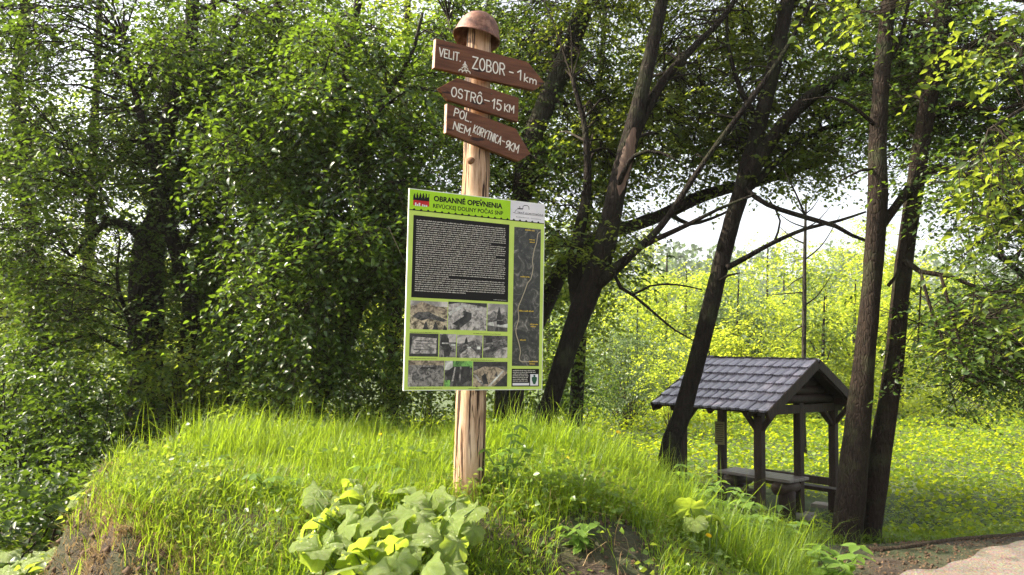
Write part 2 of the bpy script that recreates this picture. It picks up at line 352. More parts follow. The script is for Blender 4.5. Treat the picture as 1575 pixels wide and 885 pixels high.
# --- the near trees (big crowns over the mound)
NEARG = 'broadleaf trees round the mound'
tree('broadleaf_tree', 'thick dark forked tree on the far left behind the grassy mound', 'tree',
     [[(232, 740, 9.3, 64), (222, 690, 9.3, 58), (224, 560, 9.3, 52), (226, 430, 9.3, 48), (232, 370, 9.3, 44), (250, 320, 9.3, 36), (247, 250, 9.3, 30), (262, 180, 9.3, 26), (290, 80, 9.3, 22), (300, -60, 9.3, 16)]],
     [[(250, 660, 9.2, 40), (272, 600, 9.1, 34), (287, 540, 9.1, 30), (293, 465, 9.1, 26), (272, 390, 9.1, 24), (255, 330, 9.0, 20), (238, 260, 9.0, 16), (215, 170, 9.0, 12), (190, 60, 9, 8)],
      [(228, 385, 9.2, 20), (205, 352, 9.1, 16), (165, 343, 9.0, 14), (140, 365, 8.9, 10), (110, 395, 8.8, 6)],
      [(168, 343, 9.0, 10), (145, 318, 9.0, 8), (128, 285, 9, 5)],
      [(262, 300, 9.3, 20), (290, 230, 9.4, 16), (310, 160, 9.4, 13), (345, 90, 9.4, 9), (365, 20, 9.4, 6)],
      [(275, 400, 9.1, 10), (300, 350, 9, 8), (335, 325, 8.9, 6), (372, 292, 8.8, 4)],
      [(226, 520, 9.2, 9), (195, 480, 9, 7), (180, 430, 8.8, 5), (185, 370, 8.7, 3)]],
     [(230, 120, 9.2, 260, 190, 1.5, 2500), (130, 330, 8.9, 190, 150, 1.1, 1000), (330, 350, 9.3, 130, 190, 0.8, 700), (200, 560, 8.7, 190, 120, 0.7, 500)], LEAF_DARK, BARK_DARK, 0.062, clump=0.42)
tree('broadleaf_tree', 'slender dark tree at the left edge of the photo with bright sky beside its top', 'tree',
     [[(55, 720, 11.5, 34), (62, 560, 11.5, 30), (56, 430, 11.5, 26), (40, 280, 11.5, 22), (30, 190, 11.5, 20), (28, 100, 11.5, 17), (44, -40, 11.5, 13)]],
     [[(38, 270, 11.5, 13), (15, 240, 11.4, 10), (-15, 215, 11.4, 8)], [(36, 240, 11.5, 11), (60, 190, 11.5, 9), (85, 165, 11.5, 6)], [(30, 150, 11.5, 9), (5, 110, 11.5, 7), (-20, 95, 11, 5)]],
     [(20, 230, 11.3, 110, 100, 1.1, 340), (30, 430, 11.0, 130, 130, 1.1, 700), (60, 60, 11.6, 90, 60, 1, 60)], LEAF_MID, BARK_DARK, 0.07)
tree('broadleaf_tree', 'leaning dark tree whose drooping leafy boughs hang left of the information board', 'tree',
     [[(478, 660, 8.9, 30), (505, 580, 8.8, 27), (535, 515, 8.7, 25), (556, 430, 8.6, 23), (560, 320, 8.5, 21), (548, 210, 8.5, 18), (530, 120, 8.5, 15), (560, -40, 8.5, 12)]],
     [[(552, 240, 8.5, 12), (585, 160, 8.4, 10), (630, 90, 8.3, 7), (650, 20, 8.2, 5)], [(558, 420, 8.6, 12), (520, 350, 8.4, 9), (470, 300, 8.2, 7), (420, 260, 8, 4)],
      [(548, 220, 8.5, 10), (515, 150, 8.4, 8), (470, 120, 8.3, 6), (430, 100, 8.2, 4)]],
     [(520, 420, 7.6, 150, 110, 0.7, 900), (470, 250, 8.0, 170, 140, 0.9, 900), (580, 130, 8.3, 150, 160, 0.9, 1000), (600, 330, 7.9, 90, 140, 0.6, 600), (440, 520, 8.2, 110, 80, 0.6, 350)], LEAF_MIX, BARK_DARK, 0.064, T5, droop=0.8, clump=0.4)
tree('broadleaf_tree', 'dark upright tree standing between the forked tree and the leaning tree on the left', 'tree',
     [[(345, 690, 10.6, 40), (356, 580, 10.6, 36), (363, 490, 10.5, 32), (384, 400, 10.5, 26), (398, 260, 10.5, 20), (420, 100, 10.5, 15), (430, -50, 10.5, 11)]],
     [[(366, 480, 10.5, 14), (340, 400, 10.4, 11), (320, 330, 10.3, 8), (318, 260, 10.2, 5)], [(392, 330, 10.5, 12), (440, 250, 10.5, 9), (480, 190, 10.5, 6)]],
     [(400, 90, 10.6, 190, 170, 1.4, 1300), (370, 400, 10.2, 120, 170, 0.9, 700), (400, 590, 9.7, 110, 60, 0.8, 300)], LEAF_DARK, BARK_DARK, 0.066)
tree('broadleaf_tree', 'dark tree rising directly behind the information board and bending right above the arrow signs', 'tree',
     [[(781, 665, 9.8, 54), (785, 600, 9.8, 46), (795, 500, 9.8, 38), (800, 400, 9.8, 34), (803, 300, 9.8, 31), (812, 235, 9.8, 29), (838, 165, 9.8, 33), (870, 90, 9.8, 30), (903, 0, 9.8, 27), (930, -70, 9.8, 24)]],
     [[(803, 545, 9.8, 28), (838, 470, 9.9, 26), (870, 405, 10, 24), (915, 368, 10.1, 22), (965, 350, 10.1, 21), (1020, 330, 10.1, 20), (1065, 308, 10.1, 20), (1105, 294, 10.1, 18), (1165, 280, 10.1, 14), (1225, 262, 10, 10), (1290, 240, 10, 6)],
      [(842, 160, 9.8, 11), (850, 110, 9.9, 8), (862, 50, 10, 6), (885, -20, 10, 4)], [(806, 280, 9.8, 12), (770, 200, 9.7, 9), (720, 120, 9.6, 7), (690, 30, 9.6, 5)],
      [(1030, 328, 10.1, 8), (1060, 345, 10, 6), (1110, 330, 9.9, 4), (1140, 312, 9.8, 3)]],
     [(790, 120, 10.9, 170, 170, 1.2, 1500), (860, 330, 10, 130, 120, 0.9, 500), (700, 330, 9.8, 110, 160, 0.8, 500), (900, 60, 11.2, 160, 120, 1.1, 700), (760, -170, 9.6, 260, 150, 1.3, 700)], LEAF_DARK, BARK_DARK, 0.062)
scar_tree = tree('broadleaf_tree', 'leaning tree with a bare tan scar on its trunk, between the board and the shelter', 'tree',
     [[(832, 660, 8.5, 30), (850, 610, 8.5, 29), (875, 530, 8.5, 32), (900, 460, 8.5, 36), (924, 400, 8.5, 36), (938, 345, 8.5, 31), (950, 285, 8.5, 28), (965, 228, 8.5, 28), (985, 150, 8.5, 24), (1004, 70, 8.5, 22), (1020, -10, 8.5, 20), (1032, -80, 8.5, 18)]],
     [[(893, 480, 8.6, 26), (884, 410, 8.7, 22), (892, 350, 8.7, 18), (903, 290, 8.7, 14), (900, 200, 8.7, 10), (880, 120, 8.7, 7)],
      [(916, 440, 8.45, 20), (945, 415, 8.4, 17), (975, 388, 8.35, 13), (1015, 350, 8.3, 11), (1050, 300, 8.3, 10), (1086, 245, 8.3, 8), (1145, 166, 8.3, 9), (1200, 90, 8.3, 7), (1250, 0, 8.3, 5)],
      [(975, 385, 8.35, 11), (1010, 368, 8.3, 9), (1060, 345, 8.2, 7), (1105, 322, 8.1, 5), (1160, 300, 8, 4)],
      [(968, 232, 8.5, 17), (985, 190, 8.55, 16), (1020, 125, 8.6, 14), (1060, 80, 8.6, 12), (1110, 30, 8.7, 9), (1150, -30, 8.7, 7)],
      [(944, 420, 8.4, 6), (955, 443, 8.35, 6), (975, 455, 8.3, 5), (1010, 485, 8.2, 4), (1038, 508, 8.1, 3), (1068, 525, 8, 2)],
      [(973, 454, 8.3, 4), (1000, 440, 8.2, 3.4), (1040, 438, 8.1, 3), (1080, 446, 8, 2)],
      [(944, 300, 8.5, 9), (975, 240, 8.2, 7), (1015, 235, 8.1, 5), (1045, 250, 8, 4)]],
     [(1010, 90, 10.0, 200, 140, 1.0, 900), (930, 200, 10.2, 130, 120, 0.8, 520), (1090, 220, 9.6, 130, 90, 0.8, 560), (870, 380, 8.8, 70, 70, 0.5, 160), (960, -150, 9.0, 300, 150, 1.4, 900)], LEAF_MID, BARK, 0.066)
tree('broadleaf_tree', 'leaning grey-brown tree standing directly in front of the shelter roof', 'tree',
     [[(1030, 705, 9.0, 34), (1045, 650, 9.0, 29), (1062, 590, 9.0, 27), (1086, 500, 9.0, 26), (1101, 440, 9.0, 25), (1113, 390, 9.0, 25), (1126, 340, 9.0, 25), (1149, 262, 9.0, 26), (1166, 200, 9.0, 24), (1186, 120, 9.0, 23), (1204, 40, 9.0, 22), (1221, -50, 9.0, 20)]],
     [[(1150, 275, 8.95, 24), (1180, 225, 8.9, 22), (1210, 185, 8.85, 20), (1245, 150, 8.8, 20), (1290, 122, 8.8, 20), (1340, 112, 8.7, 20), (1380, 90, 8.7, 20), (1425, 60, 8.7, 19), (1460, 35, 8.7, 17), (1500, 5, 8.7, 15), (1545, -40, 8.7, 12)],
      [(1118, 412, 8.9, 10), (1150, 395, 8.8, 8), (1190, 373, 8.7, 7), (1240, 352, 8.6, 6), (1290, 340, 8.5, 5), (1332, 326, 8.4, 3)],
      [(1148, 292, 8.9, 9), (1180, 315, 8.7, 8), (1240, 335, 8.6, 8), (1285, 348, 8.5, 7), (1310, 362, 8.4, 6), (1345, 375, 8.3, 4)],
      [(1152, 290, 9.0, 12), (1200, 245, 9.1, 10), (1249, 205, 9.2, 9), (1316, 186, 9.2, 7), (1403, 166, 9.2, 5), (1480, 150, 9.2, 3)],
      [(1106, 432, 8.9, 5), (1120, 424, 8.8, 4), (1138, 420, 8.7, 2)],
      [(1240, 336, 8.6, 4), (1225, 300, 8.6, 3), (1205, 260, 8.6, 2)], [(1190, 374, 8.7, 3.5), (1200, 340, 8.7, 3), (1182, 305, 8.7, 2)],
      [(1168, 190, 9.0, 12), (1140, 140, 9.0, 9), (1120, 70, 9.0, 6), (1118, 0, 9, 4)]],
     [(1160, 100, 10.3, 200, 150, 1.1, 1000), (1270, 200, 9.8, 140, 80, 0.8, 520), (1180, 245, 10.1, 120, 40, 0.7, 330), (1320, 50, 9.8, 170, 110, 0.9, 800), (1250, -120, 9.4, 250, 110, 1.3, 600)], LEAF_MID, BARK, 0.066)
tree('broadleaf_tree', 'twin-stemmed tree at the path edge just right of the shelter', 'tree',
     [[(1303, 828, 7.4, 45), (1310, 750, 7.4, 42), (1319, 650, 7.4, 38), (1329, 560, 7.4, 33), (1338, 470, 7.4, 30), (1345, 380, 7.4, 29), (1350, 300, 7.4, 29), (1350, 220, 7.4, 26), (1356, 120, 7.4, 24), (1363, 40, 7.4, 23), (1374, -60, 7.4, 21)],
      [(1336, 828, 7.5, 36), (1348, 740, 7.5, 33), (1361, 650, 7.5, 30), (1376, 550, 7.5, 28), (1385, 450, 7.5, 27), (1396, 360, 7.5, 26), (1409, 280, 7.5, 26), (1421, 200, 7.5, 24), (1434, 120, 7.5, 25), (1446, 50, 7.5, 24), (1460, -60, 7.5, 22)]],
     [[(1358, 345, 7.4, 14), (1378, 318, 7.4, 13), (1398, 290, 7.45, 14)], [(1366, 440, 7.4, 6), (1378, 425, 7.4, 5), (1385, 410, 7.45, 5)],
      [(1412, 272, 7.45, 16), (1445, 258, 7.4, 13), (1485, 272, 7.3, 11), (1525, 300, 7.2, 9), (1565, 325, 7.1, 7), (1620, 350, 7, 5)],
      [(1390, 400, 7.4, 10), (1415, 418, 7.3, 8), (1460, 425, 7.2, 7), (1510, 445, 7.1, 5), (1560, 450, 7, 3)],
      [(1416, 418, 7.3, 5), (1430, 470, 7.2, 5), (1450, 522, 7.2, 4.5), (1480, 560, 7.1, 4), (1520, 600, 7, 3)],
      [(1447, 424, 7.2, 5), (1463, 480, 7.15, 4.5), (1480, 532, 7.1, 4), (1525, 560, 7, 3.5), (1575, 592, 6.9, 2.5)],
      [(1432, 130, 7.5, 14), (1475, 80, 7.4, 11), (1530, 55, 7.3, 8), (1600, 40, 7.2, 5)], [(1420, 190, 7.5, 10), (1470, 160, 7.4, 8), (1530, 170, 7.3, 6), (1600, 150, 7.2, 4)],
      [(1352, 200, 7.4, 7), (1320, 170, 7.3, 6), (1280, 150, 7.2, 4), (1235, 155, 7.1, 2.5)], [(1352, 260, 7.4, 5), (1325, 262, 7.3, 4), (1290, 280, 7.3, 2.5)], [(1358, 110, 7.4, 9), (1385, 60, 7.4, 7), (1400, -10, 7.4, 5)], [(1418, 416, 7.3, 3), (1415, 470, 7.3, 2.6), (1412, 530, 7.3, 2)]],
     [(1500, 500, 7.3, 110, 110, 0.7, 480), (1530, 300, 7.0, 90, 100, 0.6, 330), (1490, 120, 7.9, 140, 140, 0.9, 1100), (1400, 40, 8.0, 130, 70, 0.8, 420), (1400, 200, 8.2, 90, 70, 0.7, 250), (1560, 600, 7.2, 60, 40, 0.5, 90)], LEAF_MIX, BARK_WARM, 0.055)
tree('broadleaf_tree', 'leafy tree beyond the right edge of the photo reaching in over the meadow', 'tree',
     [[(1660, 760, 11.0, 34), (1650, 600, 11, 30), (1655, 400, 11, 26), (1640, 200, 11, 22), (1625, 0, 11, 16)]],
     [[(1652, 520, 11, 14), (1590, 440, 10.9, 10), (1530, 390, 10.8, 7), (1480, 370, 10.7, 4)], [(1650, 350, 11, 14), (1590, 270, 10.9, 10), (1540, 200, 10.8, 6)]],
     [(1560, 430, 10.9, 120, 170, 1.0, 1000), (1540, 170, 10.9, 140, 180, 1.0, 1200)], LEAF_MIX, BARK_DARK, 0.066)

for (px, y, lb) in ((-420, 10.8, 'unseen tall tree added for shade on the left, the nearer one'), (-330, 13.5, 'unseen tall tree added for shade on the left, the farther one')):
    tree('added_shade_tree', lb, 'tree', [[(px, 700, y, 50), (px, 300, y, 42), (px + 20, -200, y, 30), (px + 30, -600, y, 16)]], [], [(px, -150, y, 300, 420, 2.3, 1500)], LEAF_DARK, BARK_DARK, 0.12, T4, 8, .7, 'added shade trees left of the view', .9, False)  # unseen trees added to shade the near crowns and the twin stems
tree('overhanging_tree', 'unseen tree added on the near left, its boughs placed to shade the mound', 'tree', [[(-1500, 1500, 3.2, 90), (-1400, 600, 3.2, 80), (-1300, -200, 3.3, 60), (-1200, -900, 3.4, 40)]],  # unseen tree added; crown placed so its shade falls on the mound's right foot
     [[(-1350, 0, 3.3, 36), (-1000, -350, 3.6, 26), (-600, -520, 3.9, 14), (-350, -560, 4.0, 8)]], [(-170, -560, 3.9, 400, 130, .40, 330)], LEAF_DARK, BARK_DARK, 0.06, T4, 9, .4, None, .3)
tree('overhanging_tree', 'tree beyond the right edge with large fresh green leaves hanging into the upper right', 'tree', [[(1900, 1100, 6.3, 60), (1880, 500, 6.3, 50), (1850, 0, 6.3, 40), (1800, -400, 6.3, 26)]],
     [[(1870, 300, 6.3, 24), (1720, 180, 6.2, 14), (1600, 160, 6.1, 8), (1520, 200, 6.0, 4)], [(1860, 100, 6.3, 22), (1700, 20, 6.2, 12), (1560, 0, 6.1, 6)]],
     [(1545, 290, 6.0, 50, 110, .35, 80), (1550, 80, 6.1, 60, 60, .4, 40), (1310, 5, 6.3, 60, 15, .25, 20), (1565, 470, 6.1, 25, 50, .3, 20)], LEAF_MID, BARK_DARK, 0.078, T5, 7, .34, None, .3, True, .8, 10)
# --- second line of trees, behind
k = 0
for (bx, y, lean, dm, cr, lf, lb) in [
    (-20, 15, -10, 30, [(0, 520, 150, 130, 800), (-30, 250, 130, 110, 500)], LEAF_MID, 'pale leafy tree at far left, behind the slender edge tree'),
    (130, 16, 10, 26, [(150, 480, 160, 150, 800), (150, 240, 130, 120, 420)], LEAF_LIGHT, 'green tree seen between the slender edge tree and the thick forked tree'),
    (310, 15.5, 8, 28, [(320, 480, 150, 160, 800), (330, 200, 170, 150, 800)], LEAF_LIGHT, 'sunlit light green tree glimpsed behind the thick forked tree'),
    (450, 14.5, -10, 30, [(440, 440, 150, 170, 900), (460, 150, 170, 160, 1000)], LEAF_DARK, 'dark tree behind the leaning boughs left of the board'),
    (600, 13.5, 12, 30, [(600, 420, 140, 200, 1000), (620, 120, 170, 140, 900)], LEAF_MID, 'dark tree behind the left edge of the information board'),
    (720, 14.5, 14, 28, [(740, 450, 130, 180, 900), (760, 150, 160, 150, 850)], LEAF_LIGHT, 'green tree behind the signpost top'),
    (885, 15, 20, 24, [(870, 440, 70, 130, 450), (920, 180, 150, 120, 650)], LEAF_MID, 'green tree behind the scarred leaning trunk')]:
    y2 = y; tr = [[(bx, 660, y2, dm), (bx + lean * .4, 500, y2, dm * .8), (bx + lean, 300, y2, dm * .6), (bx + lean * 2, 100, y2, dm * .4), (bx + lean * 2.4, -40, y2, dm * .3)]]
    cw = [(a, b_, y2, c_, d_, 1.5, n_) for (a, b_, c_, d_, n_) in cr]
    lm = [[(bx + lean, 300, y2, dm * .35), (bx + lean + 60, 220, y2 - .2, dm * .25), (bx + lean + 110, 160, y2 - .3, dm * .12)], [(bx + lean * .7, 400, y2, dm * .35), (bx - 60, 330, y2 - .2, dm * .22), (bx - 110, 250, y2 - .3, dm * .1)]]
    tree('background_tree', lb, 'tree', tr, lm, cw, lf, BARK_DARK, 0.10, T4, 8, 0.6, 'trees in the second row behind the mound', 0.8, False)

# --- shrubs
def shrub(label, px, py, y, rx, ry, rd, ns, lf, size=0.06, name='shrub', group='undergrowth shrubs', tpl=T4, nl=8, slen=0.3, clump=0.3):
    c, r = ell(px, py, y, rx, ry, rd); g = float(height(c[0], c[1])); base = np.array([c[0], c[1], g])
    root = empty(name, base, label, 'shrub', group); LV = FM(); ST = FM()
    nc = max(2, ns // 16); cc = in_ell(c, r, nc); cc[:, 2] = np.maximum(cc[:, 2], height(cc[:, 0], cc[:, 1]) + 0.08)
    for m in range(nc):
        cen = cc[m] + rng.normal(0, clump * 0.6, (16, 3)); V, Fc, d, L = sprays(cen, nl, size, tpl, 0.3, slen); LV.add(V, Fc)
        s = base + np.array([rnd(-.2, .2), rnd(-.2, .2), -0.03]); mid = (s + cc[m]) / 2 + rng.normal(0, .12, 3)
        q = spline(np.array([[*s, 0.014], [*mid, 0.009], [*cc[m], 0.004]]), 0.3); ST.add(*tube(q[:, :3], q[:, 3], 5, 0, False))
    stuff(link('foliage', LV.mesh('foliage', False, base), lf, root)); link('stem', ST.mesh('stem', True, base), TWIG, root); return root
shrub('dense dark shrub in the bottom left corner below the slender edge tree', 40, 620, 8.0, 110, 100, 0.7, 620, LEAF_DARK)  # darker leaves: the shade of this corner is put into the leaf colour
shrub('dark shrub at the foot of the thick forked tree', 150, 640, 7.8, 90, 90, 0.6, 520, LEAF_DARK)
shrub('leafy shrub with yellow-green sprigs beside the forked tree foot', 310, 580, 8.6, 80, 70, 0.5, 360, LEAF_MID)
shrub('pale leaved shrub along the back edge of the mound grass', 440, 625, 8.0, 100, 32, 0.4, 170, LEAF_LIGHT)
shrub('dark shrub under the leaning tree behind the mound grass', 560, 600, 8.9, 100, 60, 0.6, 380, LEAF_DARK)
shrub('low shrub directly left of the post behind the grass', 650, 620, 7.9, 60, 30, 0.35, 150, LEAF_MID, 0.05)
shrub('shrub between the tree behind the board and the scarred leaning trunk', 815, 610, 10.5, 60, 50, 0.5, 220, LEAF_DARK)
shrub('trailing low plants in the shade left of the mound', 30, 790, 6.2, 120, 50, 0.8, 260, LEAF_DARK, 0.07)
shrub('tangled brambly shrub far left beside the earth bank', 90, 740, 7.0, 80, 40, 0.6, 200, LEAF_DARK)

# --- far row across the meadow
FARG = 'trees along the far side of the meadow'
def far_tree(label, px, top, y, wd, lf, n=420, low=640, name='far_tree', size=0.17, dm=8, cl=1.0, shell=0.3):
    c = (top + low) / 2
    return tree(name, label, 'tree', [[(px, low, y, dm), (px + 4, (low + top) / 2, y, dm * .6), (px + 6, top + 30, y, dm * .25)]], [[(px + 2, low - 60, y, dm * .4), (px + wd * .4, c, y - .5, dm * .2)], [(px + 2, low - 80, y, dm * .4), (px - wd * .4, c - 10, y - .5, dm * .2)]],
                [(px, c - 10, y, wd, (low - top) / 2, wd / FPX * y * 0.8, n), (px - wd * .3, c + 60, y - 1, wd * .7, (low - top) / 4, wd / FPX * y * 0.5, n // 3)], lf, BARK, size, T4, 8, 1.0, FARG, cl, False, shell=shell)
for a in [('bright yellow-green bush tree left of the shelter roof, beyond the meadow', 1020, 440, 37, 80, LEAF_FAR, 520), ('tall willow-like tree right of the scarred trunk across the meadow', 935, 395, 42, 90, LEAF_FAR, 620),
          ('pale green tree behind the shelter, left of the bare sapling', 1130, 395, 36, 60, LEAF_GREY, 620), ('yellow-green bush directly above the shelter ridge', 1165, 480, 35, 90, LEAF_YEL, 560),
          ('dark green tree just right of the bare sapling', 1262, 425, 31.5, 42, LEAF_MID, 420), ('bright yellow tree glowing left of the twin stems', 1310, 400, 34, 50, LEAF_YEL, 480),
          ('pale green tree between the bare sapling and the twin stems', 1265, 385, 46, 80, LEAF_FAR, 520), ('yellow-green tree seen through the twin stems', 1385, 400, 38, 60, LEAF_YEL, 420),
          ('light green tree right of the twin stems across the meadow', 1450, 380, 40, 90, LEAF_FAR, 620), ('light green tree at the right edge across the meadow', 1560, 360, 42, 110, LEAF_FAR, 620),
          ('broad sunlit yellow-green tree above the shelter, far across the meadow', 1200, 390, 40, 100, LEAF_FAR, 700), ('sunlit green tree between the two leaning trunks, far across the meadow', 1050, 385, 45, 100, LEAF_FAR, 700), ('low sunlit bush tree right behind the shelter', 1210, 520, 33, 90, LEAF_YEL, 500), ('rounded light green tree right of the scarred trunk', 975, 440, 36, 70, LEAF_FAR, 500), ('dense yellow-green tree left of the twin stems', 1330, 370, 43, 70, LEAF_FAR, 600), ('low sunlit bush tree left of the shelter roof', 1085, 500, 33, 70, LEAF_YEL, 480),
          ('tall sunlit tree at the back of the far row, above the shelter roof', 1175, 352, 50, 90, LEAF_FAR, 800), ('tall sunlit tree at the back of the far row, left of the leaning tree', 1020, 360, 50, 90, LEAF_FAR, 800), ('tall sunlit tree at the back of the far row, behind the twin stems', 1335, 340, 50, 80, LEAF_FAR, 800),
          ('tall pale green tree behind the board, far across the meadow', 840, 350, 40, 100, LEAF_LIGHT, 520), ('distant pale tree far left beyond the near trees', 40, 330, 34, 150, LEAF_LIGHT, 620),
          ('distant yellow-green tree glimpsed behind the forked tree', 260, 300, 36, 150, LEAF_FAR, 620), ('distant light tree glimpsed behind the leaning boughs', 470, 300, 35, 150, LEAF_FAR, 620),
          ('distant light tree hidden mostly by the information board', 660, 320, 36, 140, LEAF_FAR, 560)]: far_tree(*a)
shrub('large grey-green bush across the meadow left of the shelter', 965, 560, 27, 80, 70, 2.0, 900, LEAF_GREY, 0.11, 'bush', 'bushes across the meadow', nl=8, slen=.6, clump=.6)
shrub('feathery pale green young bush beside the left end of the shelter roof', 1030, 590, 24, 30, 45, 0.8, 160, LEAF_FAR, 0.10, 'bush', 'bushes across the meadow', slen=.5, clump=.4)
shrub('dark low bush at the meadow edge under the scarred leaning trunk', 890, 600, 24, 60, 40, 1.4, 420, LEAF_DARK, 0.10, 'bush', 'bushes across the meadow', slen=.5, clump=.5)
shrub('low yellow bush at the meadow edge right of the twin stems', 1500, 600, 31, 90, 40, 1.5, 320, LEAF_YEL, 0.12, 'bush', 'bushes across the meadow', slen=.5, clump=.5)

sq = spline(np.array([[*P(a_, b_, 8.5), d_ * .5 * 8.5 / FPX] for a_, b_, d_ in ((972, 200, 27), (963, 240, 28.5), (956, 270, 28.5), (949, 305, 29))]), .03); V = []
for i_, q_ in enumerate(sq):
    u_ = i_ / (len(sq) - 1); hw = .75 * math.sin(math.pi * min(1, u_ * 1.0 + .02)) ** .6 * (1 + .15 * math.sin(i_ * 1.9))
    for a_ in np.linspace(-hw, hw, 7): V.append([q_[0] + math.sin(a_ + .1) * q_[3] * 1.05, q_[1] - math.cos(a_ + .1) * q_[3] * 1.06, q_[2]])
i_ = np.arange(len(sq) - 1)[:, None] * 7; j_ = np.arange(6)[None]
link('bark_scar', mesh('scar', np.array(V) - np.array(scar_tree.location), np.stack([i_ + j_, i_ + j_ + 1, i_ + j_ + 8, i_ + j_ + 7], -1).reshape(-1, 4), True), wood_mat('bare_scar_wood', (.06, .035, .024), (.19, .12, .08), (2, 2, .3), 12), scar_tree)
# bare sapling behind the shelter
sp = empty('bare_sapling', (0, 0, 0), 'thin bare dark sapling standing straight up behind the shelter ridge', 'tree')
V, f, q = limb_mesh([(1236, 640, 20, 7), (1237, 480, 20, 7), (1238, 380, 20, 5.5), (1240, 300, 20, 2.5)], True, 6, 0.05); fm = FM(); fm.add(V, f)
sb = np.array([q[0, 0], q[0, 1], q[0, 2]]); sp.location = sb; link('trunk', fm.mesh('trunk', True, sb), BARK_DARK, sp)
for (y0, dx, dy) in [(350, -45, -25), (352, 40, -35), (375, -38, -25), (400, 55, -70), (425, -30, 20), (470, 40, -45), (500, -35, 25), (330, 22, -25), (330, -20, -28), (450, -60, 5)]:
    V, f, q = limb_mesh([(1238, y0, 20, 2.6), (1238 + dx * .5, y0 + dy * .35, 20, 1.8), (1238 + dx, y0 + dy, 19.8, 0.8)], False, 5, 0.0); fm = FM(); fm.add(V, f); link('limb', fm.mesh('limb', True, sb), BARK_DARK, sp)

# forest on the hill
n = 900; hxs = rnd(-230, 320, n); hys = rnd(110, 260, n); hh = rnd(5, 9, n); cen = np.repeat(np.stack([hxs, hys, hillz(hxs, hys)], -1), 45, 0); hr = np.repeat(hh, 45)
u = rng.normal(0, 1, (len(cen), 3)); u /= np.linalg.norm(u, axis=1)[:, None]; taper = rnd(0, 1, len(cen))
pos = cen + np.stack([u[:, 0] * hr * .38 * (1 - taper * .7), u[:, 1] * hr * .38 * (1 - taper * .7), hr * (0.25 + taper)], -1)
ax = rng.normal(0, 1, (len(cen), 3)); V, Fc = leaves(pos, ax, u + [0, 0, .4], rnd(1.0, 1.9, len(cen)), rnd(.8, 1.4, len(cen)), T4)
hf = link('hill_forest', mesh('hf', V, Fc), LEAF_GREY); stuff(hf); tag(hf, 'distant wooded hillside fading behind the far trees', 'forest')

# ------------------------------------------------------------------ grass, herbs
def blades(x, y, Lh, wd, lean, mat, name, label, parent=None):
    kk = (np.hypot(x - 1.12, y - 4.42) > .3) & (np.hypot(x - 2.22, y - 5.35) > .3); x, y, Lh, lean = x[kk], y[kk], Lh[kk], lean[kk]; wd = wd[kk]
    n = len(x); z = height(x, y) - 0.01; th = rnd(0, 2 * np.pi, n); dv = np.stack([np.cos(th), np.sin(th), np.zeros(n)], -1); sv = np.stack([-np.sin(th + rnd(-.5, .5, n)), np.cos(th), np.zeros(n)], -1)
    P0 = np.stack([x, y, z], -1); V = np.zeros((n, 7, 3)); ws = [1, .85, .6]
    for k, s in enumerate((0, .4, .75)):
        c = P0 + dv * (lean * s * s * Lh)[:, None]; c[:, 2] += Lh * (s - 0.18 * lean * s * s)
        V[:, 2 * k] = c + sv * (wd * ws[k] / 2)[:, None]; V[:, 2 * k + 1] = c - sv * (wd * ws[k] / 2)[:, None]
    c = P0 + dv * (lean * Lh)[:, None]; c[:, 2] += Lh * (1 - 0.35 * lean); V[:, 6] = c
    q = np.array([[0, 1, 3, 2], [2, 3, 5, 4]]); tr = np.array([[4, 5, 6]]); off = (np.arange(n) * 7)[:, None, None]
    o = link(name, mesh(name, V.reshape(-1, 3), [(q[None] + off).reshape(-1, 4), (tr[None] + off).reshape(-1, 3)], True), mat); stuff(o); tag(o, label, 'grass'); return o
def clumped(n, x0, x1, y0, y1, fn):
    m = n * 3; x = rnd(x0, x1, m); y = rnd(y0, y1, m); d = fn(x, y) * (0.55 + 0.45 * np.sin(5.3 * x + 2 * np.sin(3 * y)) * np.sin(4.7 * y + 1.3)); k = rnd(0, 1, m) < d; return x[k][:n], y[k][:n]
xl_ = XL
soil = lambda x, y: S(0.0, 0.3, x) * (1 - S(.6, .9, x)) * (1 - S(4.15, 4.45, y + 0.12 * np.sin(6 * x) + .35 * np.maximum(0, x - .6))) * (0.985)   # bare soil at right foot of the mound
def d_tall(x, y): return S(xl_(y) + 0.1, xl_(y) + 0.6, x) * (1 - S(1.7, 2.4, x)) * (S(4.1, 4.9, y + 0.25 * (x > 0)) + .25 * S(3.3, 3.9, y) * (x < -.3)) * (1 - S(8.2, 9.6, y)) * (1 - soil(x, y))
x, y = clumped(95000, -3.1, 2.5, 3.4, 9.6, d_tall)
hgt = rnd(.5, 1.15, len(x)) * (0.18 + 0.15 * S(4.6, 5.6, y) - .10 * S(5.6, 7.2, y) + 0.10 * S(0.3, 1.2, x)) * (0.8 + .35 * np.sin(3 * x + 1) * np.sin(2.3 * y) + .28 * np.sin(11 * x + 2 * np.sin(2 * y)) * np.sin(9 * y + 2) + .18 * np.sin(21 * x + y) * np.sin(19 * y)) * np.where(rnd(0, 1, len(x)) < .06, 1.5, 1)
blades(x, y, hgt, rnd(.003, .0065, len(x)), rng.beta(1.6, 2.2, len(x)) * 1.35, GRASS, 'mound_grass', 'tall bright green grass covering the mound around the signpost')
def d_short(x, y): return S(xl_(y) - .14, xl_(y) + 0.12, x) * (1 - S(1.9, 2.6, x)) * S(2.6, 3.0, y) * (1 - S(5.0, 5.6, y)) * (1 - soil(x, y) * (1 - S(.95, 1.3, x)))
x, y = clumped(46000, -2.9, 2.5, 2.7, 5.6, d_short)
blades(x, y, rnd(.06, .25, len(x)), rnd(.0025, .0055, len(x)), rnd(.2, 1.3, len(x)), GRASS, 'short_grass', 'short yellow-green grass on the front slope of the mound')
